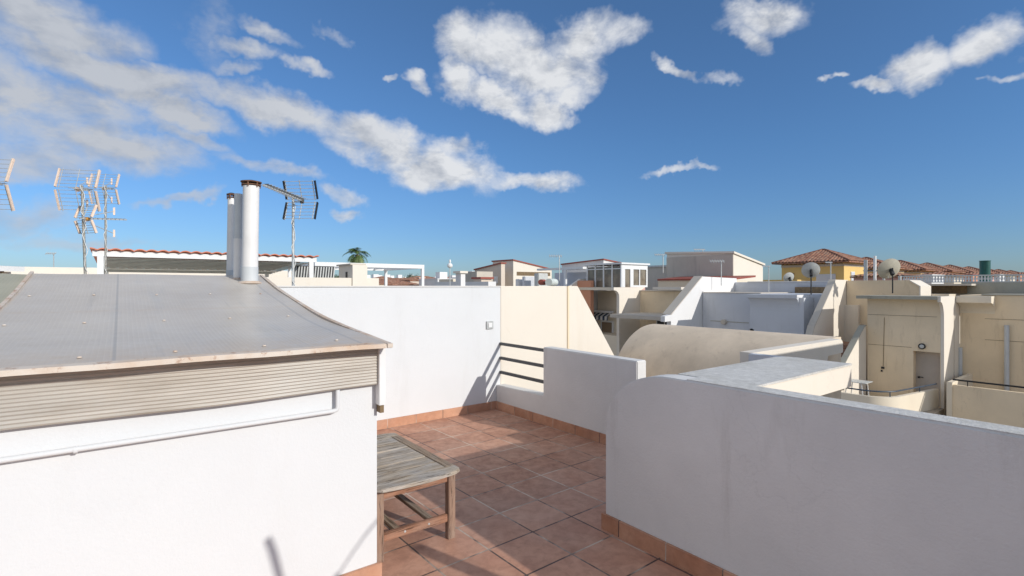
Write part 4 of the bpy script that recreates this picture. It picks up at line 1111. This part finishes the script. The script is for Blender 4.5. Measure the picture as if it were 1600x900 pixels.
for i in range(64):
    k = i % 5; px = 560 + 210 * ((i * .618) % 1) if i < 44 else rnd.uniform(-60, 500)
    d = 115 + 4.6 * i if i < 44 else 60 + 6 * (i - 44)
    p = W(px, 447, d=d)
    o = protos[k] if i < 5 else copy_tree(protos[k])
    o.location = (p.x, p.y, -6.9 + rnd.uniform(-.4, .7) + d * .013)
def tree_proto(seed, label):
    rr = random.Random(seed); t = thing('tree', label, 'tree', (0, 0, 0), 'far off trees'); ORIG[t.name] = Vector((0, 0, 0))
    tr = MB().tube([(0, 0, 0), (.2, 0, 3), (0, .2, 5.5)], [.35, .25, .12], 7)
    cr = MB()
    for i in range(5):
        a = i * 1.3; e = Vector((1.7 * math.cos(a), 1.7 * math.sin(a), 5.8 + rr.random() * 1.6)); tr.tube([(0.1, 0, 3.2), e], [.14, .05], 5)
        for k in range(170):
            v = Vector((rr.gauss(0, .62), rr.gauss(0, .62), rr.gauss(0, .5))); q = e + v; s = rr.uniform(.12, .28)
            a1, a2 = Vector((rr.gauss(0, 1), rr.gauss(0, 1), rr.gauss(0, 1))).normalized() * s, Vector((rr.gauss(0, 1), rr.gauss(0, 1), rr.gauss(0, 1))).normalized() * s
            cr.add([q - a1, q + a2, q + a1, q - a2], [(0, 1, 2, 3)])
    tr.build('trunk', M['bark'], t); cr.build('crown', M['leaf'], t); return t
tp_ = [tree_proto(1, 'tiny dark far off tree on the horizon'), tree_proto(2, 'tiny dark far off tree on the horizon'), tree_proto(4, 'tiny dark far off tree on the horizon')]
for i in range(54):
    px = 585 + 185 * ((i * .618 + .2) % 1) if i < 44 else rnd.uniform(-60, 540)
    d = 210 + 5.5 * i if i < 44 else 180 + 14 * (i - 44)
    p = W(px, 447, d=d); o = tp_[i % 3] if i < 3 else copy_tree(tp_[i % 3])
    o.location = (p.x, p.y, -6.0 + d * .011); o.rotation_euler.z = rnd.random() * 6; s = rnd.uniform(.7, 1.25); o.scale = (s * 1.2, s * 1.2, s)

# ---------------------------------------------------------------- sun, sky, clouds
sdir = Vector((.315, -1.0, .47)).normalized()
sun = bpy.data.lights.new('sun', 'SUN'); sun.energy = 3.05; sun.angle = R(.53); sun.color = (1, .965, .905)
so = bpy.data.objects.new('sun', sun); C.objects.link(so); so.rotation_euler = (-sdir).to_track_quat('-Z', 'Y').to_euler(); so.location = (10, -20, 20)
wd = bpy.data.worlds.new('World'); S.world = wd; wd.use_nodes = True; t = wd.node_tree; t.nodes.clear()
out = N(t, 'OutputWorld'); bg = N(t, 'Background'); t.links.new(bg.outputs[0], out.inputs[0])
sky = N(t, 'TexSky', sky_type='NISHITA'); sky.sun_disc = False; sky.sun_elevation = math.asin(sdir.z); sky.sun_rotation = math.atan2(sdir.x, sdir.y)
sky.air_density = 1.0; sky.dust_density = .4; sky.ozone_density = 3.0; sky.altitude = 0
SKY = .11
bg.inputs[1].default_value = SKY
wd.cycles.sampling_method = 'MANUAL'; wd.cycles.sample_map_resolution = 512
tc = N(t, 'TexCoord'); nv = N(t, 'VectorMath', operation='NORMALIZE'); t.links.new(tc.outputs['Generated'], nv.inputs[0])
sp = N(t, 'SeparateXYZ'); t.links.new(nv.outputs[0], sp.inputs[0])
az = math_n(t, 'ARCTAN2', sp.outputs[0], sp.outputs[1]); el = math_n(t, 'ARCSINE', sp.outputs[2])
def azel(px, py):
    v = W(px, py, d=1) - Vector((0, 0, EYE)); v.normalize(); return math.atan2(v.x, v.y), math.asin(v.z)
# warp the direction so the cloud edges are ragged
wn1 = N(t, 'TexNoise'); wn1.inputs['Scale'].default_value = 7; wn1.inputs['Detail'].default_value = 5; wn1.inputs['Roughness'].default_value = .62
t.links.new(nv.outputs[0], wn1.inputs['Vector'])
ws = N(t, 'SeparateColor'); t.links.new(wn1.outputs['Color'], ws.inputs[0])
azw = math_n(t, 'ADD', az, math_n(t, 'MULTIPLY', math_n(t, 'SUBTRACT', ws.outputs[0], .5), .16))
elw = math_n(t, 'ADD', el, math_n(t, 'MULTIPLY', math_n(t, 'SUBTRACT', ws.outputs[1], .5), .12))
# centre x, y, half length, half width, slope (pixels down per pixel right), strength
CL = [(735, 60, 52, 45, 0, 1), (790, 75, 55, 55, .2, 1), (905, 55, 70, 42, -.25, 1), (965, 50, 55, 30, 0, .7), (775, 150, 85, 28, .25, 1), (860, 160, 50, 28, .3, 1), (850, 110, 90, 45, 0, 1), (725, 125, 34, 42, 0, 1), (880, 165, 34, 28, 0, .95), (905, 130, 40, 26, 0, .85), (820, 90, 60, 40, 0, 1),
      (1200, 20, 90, 35, -.1, .95), (1170, 60, 45, 25, .5, .8), (1450, 92, 85, 34, -.25, 1), (1550, 45, 80, 38, -.4, .95), (1370, 130, 40, 12, -.1, .8),
      (440, 175, 150, 34, .25, 1), (600, 230, 120, 36, .35, 1), (690, 265, 95, 40, .2, 1), (830, 287, 90, 17, .05, .95), (720, 235, 40, 20, 0, .7),
      (60, 30, 170, 60, .15, 1.05), (140, 105, 200, 42, .27, 1.1), (240, 165, 140, 32, .38, 1.05), (60, 165, 180, 55, .18, .95), (150, 225, 180, 42, .18, .95), (40, 245, 130, 40, .1, .85), (280, 215, 90, 16, .45, .7),
      (375, 75, 58, 20, .15, .8), (415, 45, 55, 15, .35, .7), (470, 100, 36, 12, .2, .7), (370, 108, 40, 12, 0, .55), (605, 124, 14, 8, 0, .7), (650, 137, 26, 15, .45, .85), (515, 50, 22, 14, .5, .45),
      (1053, 122, 34, 12, .35, .75), (1115, 130, 30, 10, 0, .45), (1060, 271, 40, 7, -.1, .6), (1308, 116, 12, 7, 0, .6), (1585, 108, 25, 8, -.2, .6),
      (430, 270, 85, 12, .12, .55), (540, 305, 36, 14, .2, .6), (545, 335, 24, 9, 0, .6), (270, 305, 60, 9, -.15, .55), (40, 340, 100, 26, .1, .42), (120, 370, 110, 12, 0, .38), (20, 355, 60, 14, 0, .4), (330, 60, 30, 60, 0, .25),
      (-150, 90, 200, 120, .1, .85), (1750, 30, 150, 60, -.2, .8)]
cov = None
vw = N(t, 'CombineXYZ'); t.links.new(azw, vw.inputs[0]); t.links.new(elw, vw.inputs[1])
for (cx, cy, hx, hy, sl_, st_) in CL:
    a0, e0 = azel(cx, cy); ax_, ex_ = azel(cx + hx, cy + hx * sl_); ay_, ey_ = azel(cx, cy + hy)
    vx, vy = ax_ - a0, ex_ - e0; Lx = math.hypot(vx, vy); ux, uy = vx / Lx, vy / Lx
    Ly = math.hypot(ay_ - a0, ey_ - e0)
    mp_ = N(t, 'Mapping', vector_type='TEXTURE'); t.links.new(vw.outputs[0], mp_.inputs[0])
    mp_.inputs['Location'].default_value = (a0, e0, 0); mp_.inputs['Rotation'].default_value = (0, 0, math.atan2(uy, ux)); mp_.inputs['Scale'].default_value = (Lx, Ly, 1)
    dt = N(t, 'VectorMath', operation='DOT_PRODUCT'); t.links.new(mp_.outputs[0], dt.inputs[0]); t.links.new(mp_.outputs[0], dt.inputs[1])
    r2 = dt.outputs['Value']
    g_ = math_n(t, 'MULTIPLY', math_n(t, 'SUBTRACT', 1.10, r2), st_ * 1.6)
    cov = g_ if cov is None else math_n(t, 'MAXIMUM', cov, g_)
# unseen broken white cloud added behind the viewer and overhead as neutral fill light
fill_cloud = math_n(t, 'ADD', math_n(t, 'MULTIPLY', sp.outputs[0], -FX), math_n(t, 'MULTIPLY', sp.outputs[1], -FY))
fill_cloud = math_n(t, 'MAXIMUM', ramp(t, fill_cloud, .0, .25), ramp(t, sp.outputs[2], .68, .80))
cov = math_n(t, 'MAXIMUM', cov, ramp(t, fill_cloud, 0, 1, -3, 1.0))
def cn(dx, dz, det):
    f = N(t, 'TexNoise'); f.inputs['Scale'].default_value = 12; f.inputs['Detail'].default_value = det; f.inputs['Roughness'].default_value = .60; f.inputs['Distortion'].default_value = .25
    m_ = N(t, 'Mapping'); m_.inputs['Scale'].default_value = (1, 1, 1.7); m_.inputs['Location'].default_value = (dx, 0, dz)
    t.links.new(nv.outputs[0], m_.inputs[0]); t.links.new(m_.outputs[0], f.inputs['Vector']); return f.outputs['Fac']
n_a = cn(0, 0, 9); n_b = cn(.022, .030, 4)
dens = math_n(t, 'ADD', cov, math_n(t, 'MULTIPLY', math_n(t, 'SUBTRACT', n_a, .5), 3.4))
alpha = ramp(t, dens, -.35, 1.6)
alpha = math_n(t, 'POWER', alpha, 1.15)
alpha = math_n(t, 'MULTIPLY', alpha, ramp(t, cov, -.8, .55))
al = math_n(t, 'MINIMUM', alpha, .97)
lit = math_n(t, 'ADD', math_n(t, 'MULTIPLY', math_n(t, 'SUBTRACT', n_a, n_b), 3.0), .80)
lit = math_n(t, 'ADD', lit, math_n(t, 'MULTIPLY', math_n(t, 'SUBTRACT', dens, 1.6), -.08))
lit = ramp(t, lit, 0, 1)
leftg = math_n(t, 'MAXIMUM', ramp(t, az, azel(330, 100)[0], azel(700, 100)[0], .40, 1), fill_cloud)
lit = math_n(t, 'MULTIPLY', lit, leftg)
ccol = mix(t, lit, (.33 / SKY, .365 / SKY, .43 / SKY), (.70 / SKY, .715 / SKY, .74 / SKY))
ccol = mix(t, fill_cloud, ccol, (.60 / SKY, .62 / SKY, .65 / SKY))
hs = N(t, 'HueSaturation'); hs.inputs['Saturation'].default_value = 1.0; hs.inputs['Value'].default_value = 1.0
t.links.new(sky.outputs[0], hs.inputs['Color'])
elev = N(t, 'ValToRGB'); t.links.new(ramp(t, el, 0, R(90)), elev.inputs[0])
cr_ = elev.color_ramp; cr_.elements[0].position = 0; cr_.elements[0].color = (.48, .645, .93, 1)
cr_.elements[1].position = 1; cr_.elements[1].color = (.8, .95, 1.1, 1)
for p_, c_ in ((.06, (.48, .67, .95, 1)), (.16, (.53, .76, 1.0, 1)), (.33, (.64, .86, 1.05, 1))):
    e_ = cr_.elements.new(p_); e_.color = c_
skyc = mix(t, 1.0, hs.outputs[0], elev.outputs[0], 'MULTIPLY')
fin_c = mix(t, al, skyc, ccol)
t.links.new(fin_c, bg.inputs[0])

# ---------------------------------------------------------------- camera and colour
cam = bpy.data.cameras.new('camera'); co = bpy.data.objects.new('camera', cam); C.objects.link(co); S.camera = co
cam.sensor_width = 36; cam.lens = 18; cam.clip_start = .05; cam.clip_end = 6000
cam.shift_y = -3 / 1600
co.location = (0, 0, EYE); co.rotation_euler = (math.pi / 2, 0, -YAW)
S.view_settings.view_transform = 'Standard'; S.view_settings.look = 'None'; S.view_settings.gamma = 1; S.view_settings.exposure = .14
S.cycles.max_bounces = 5
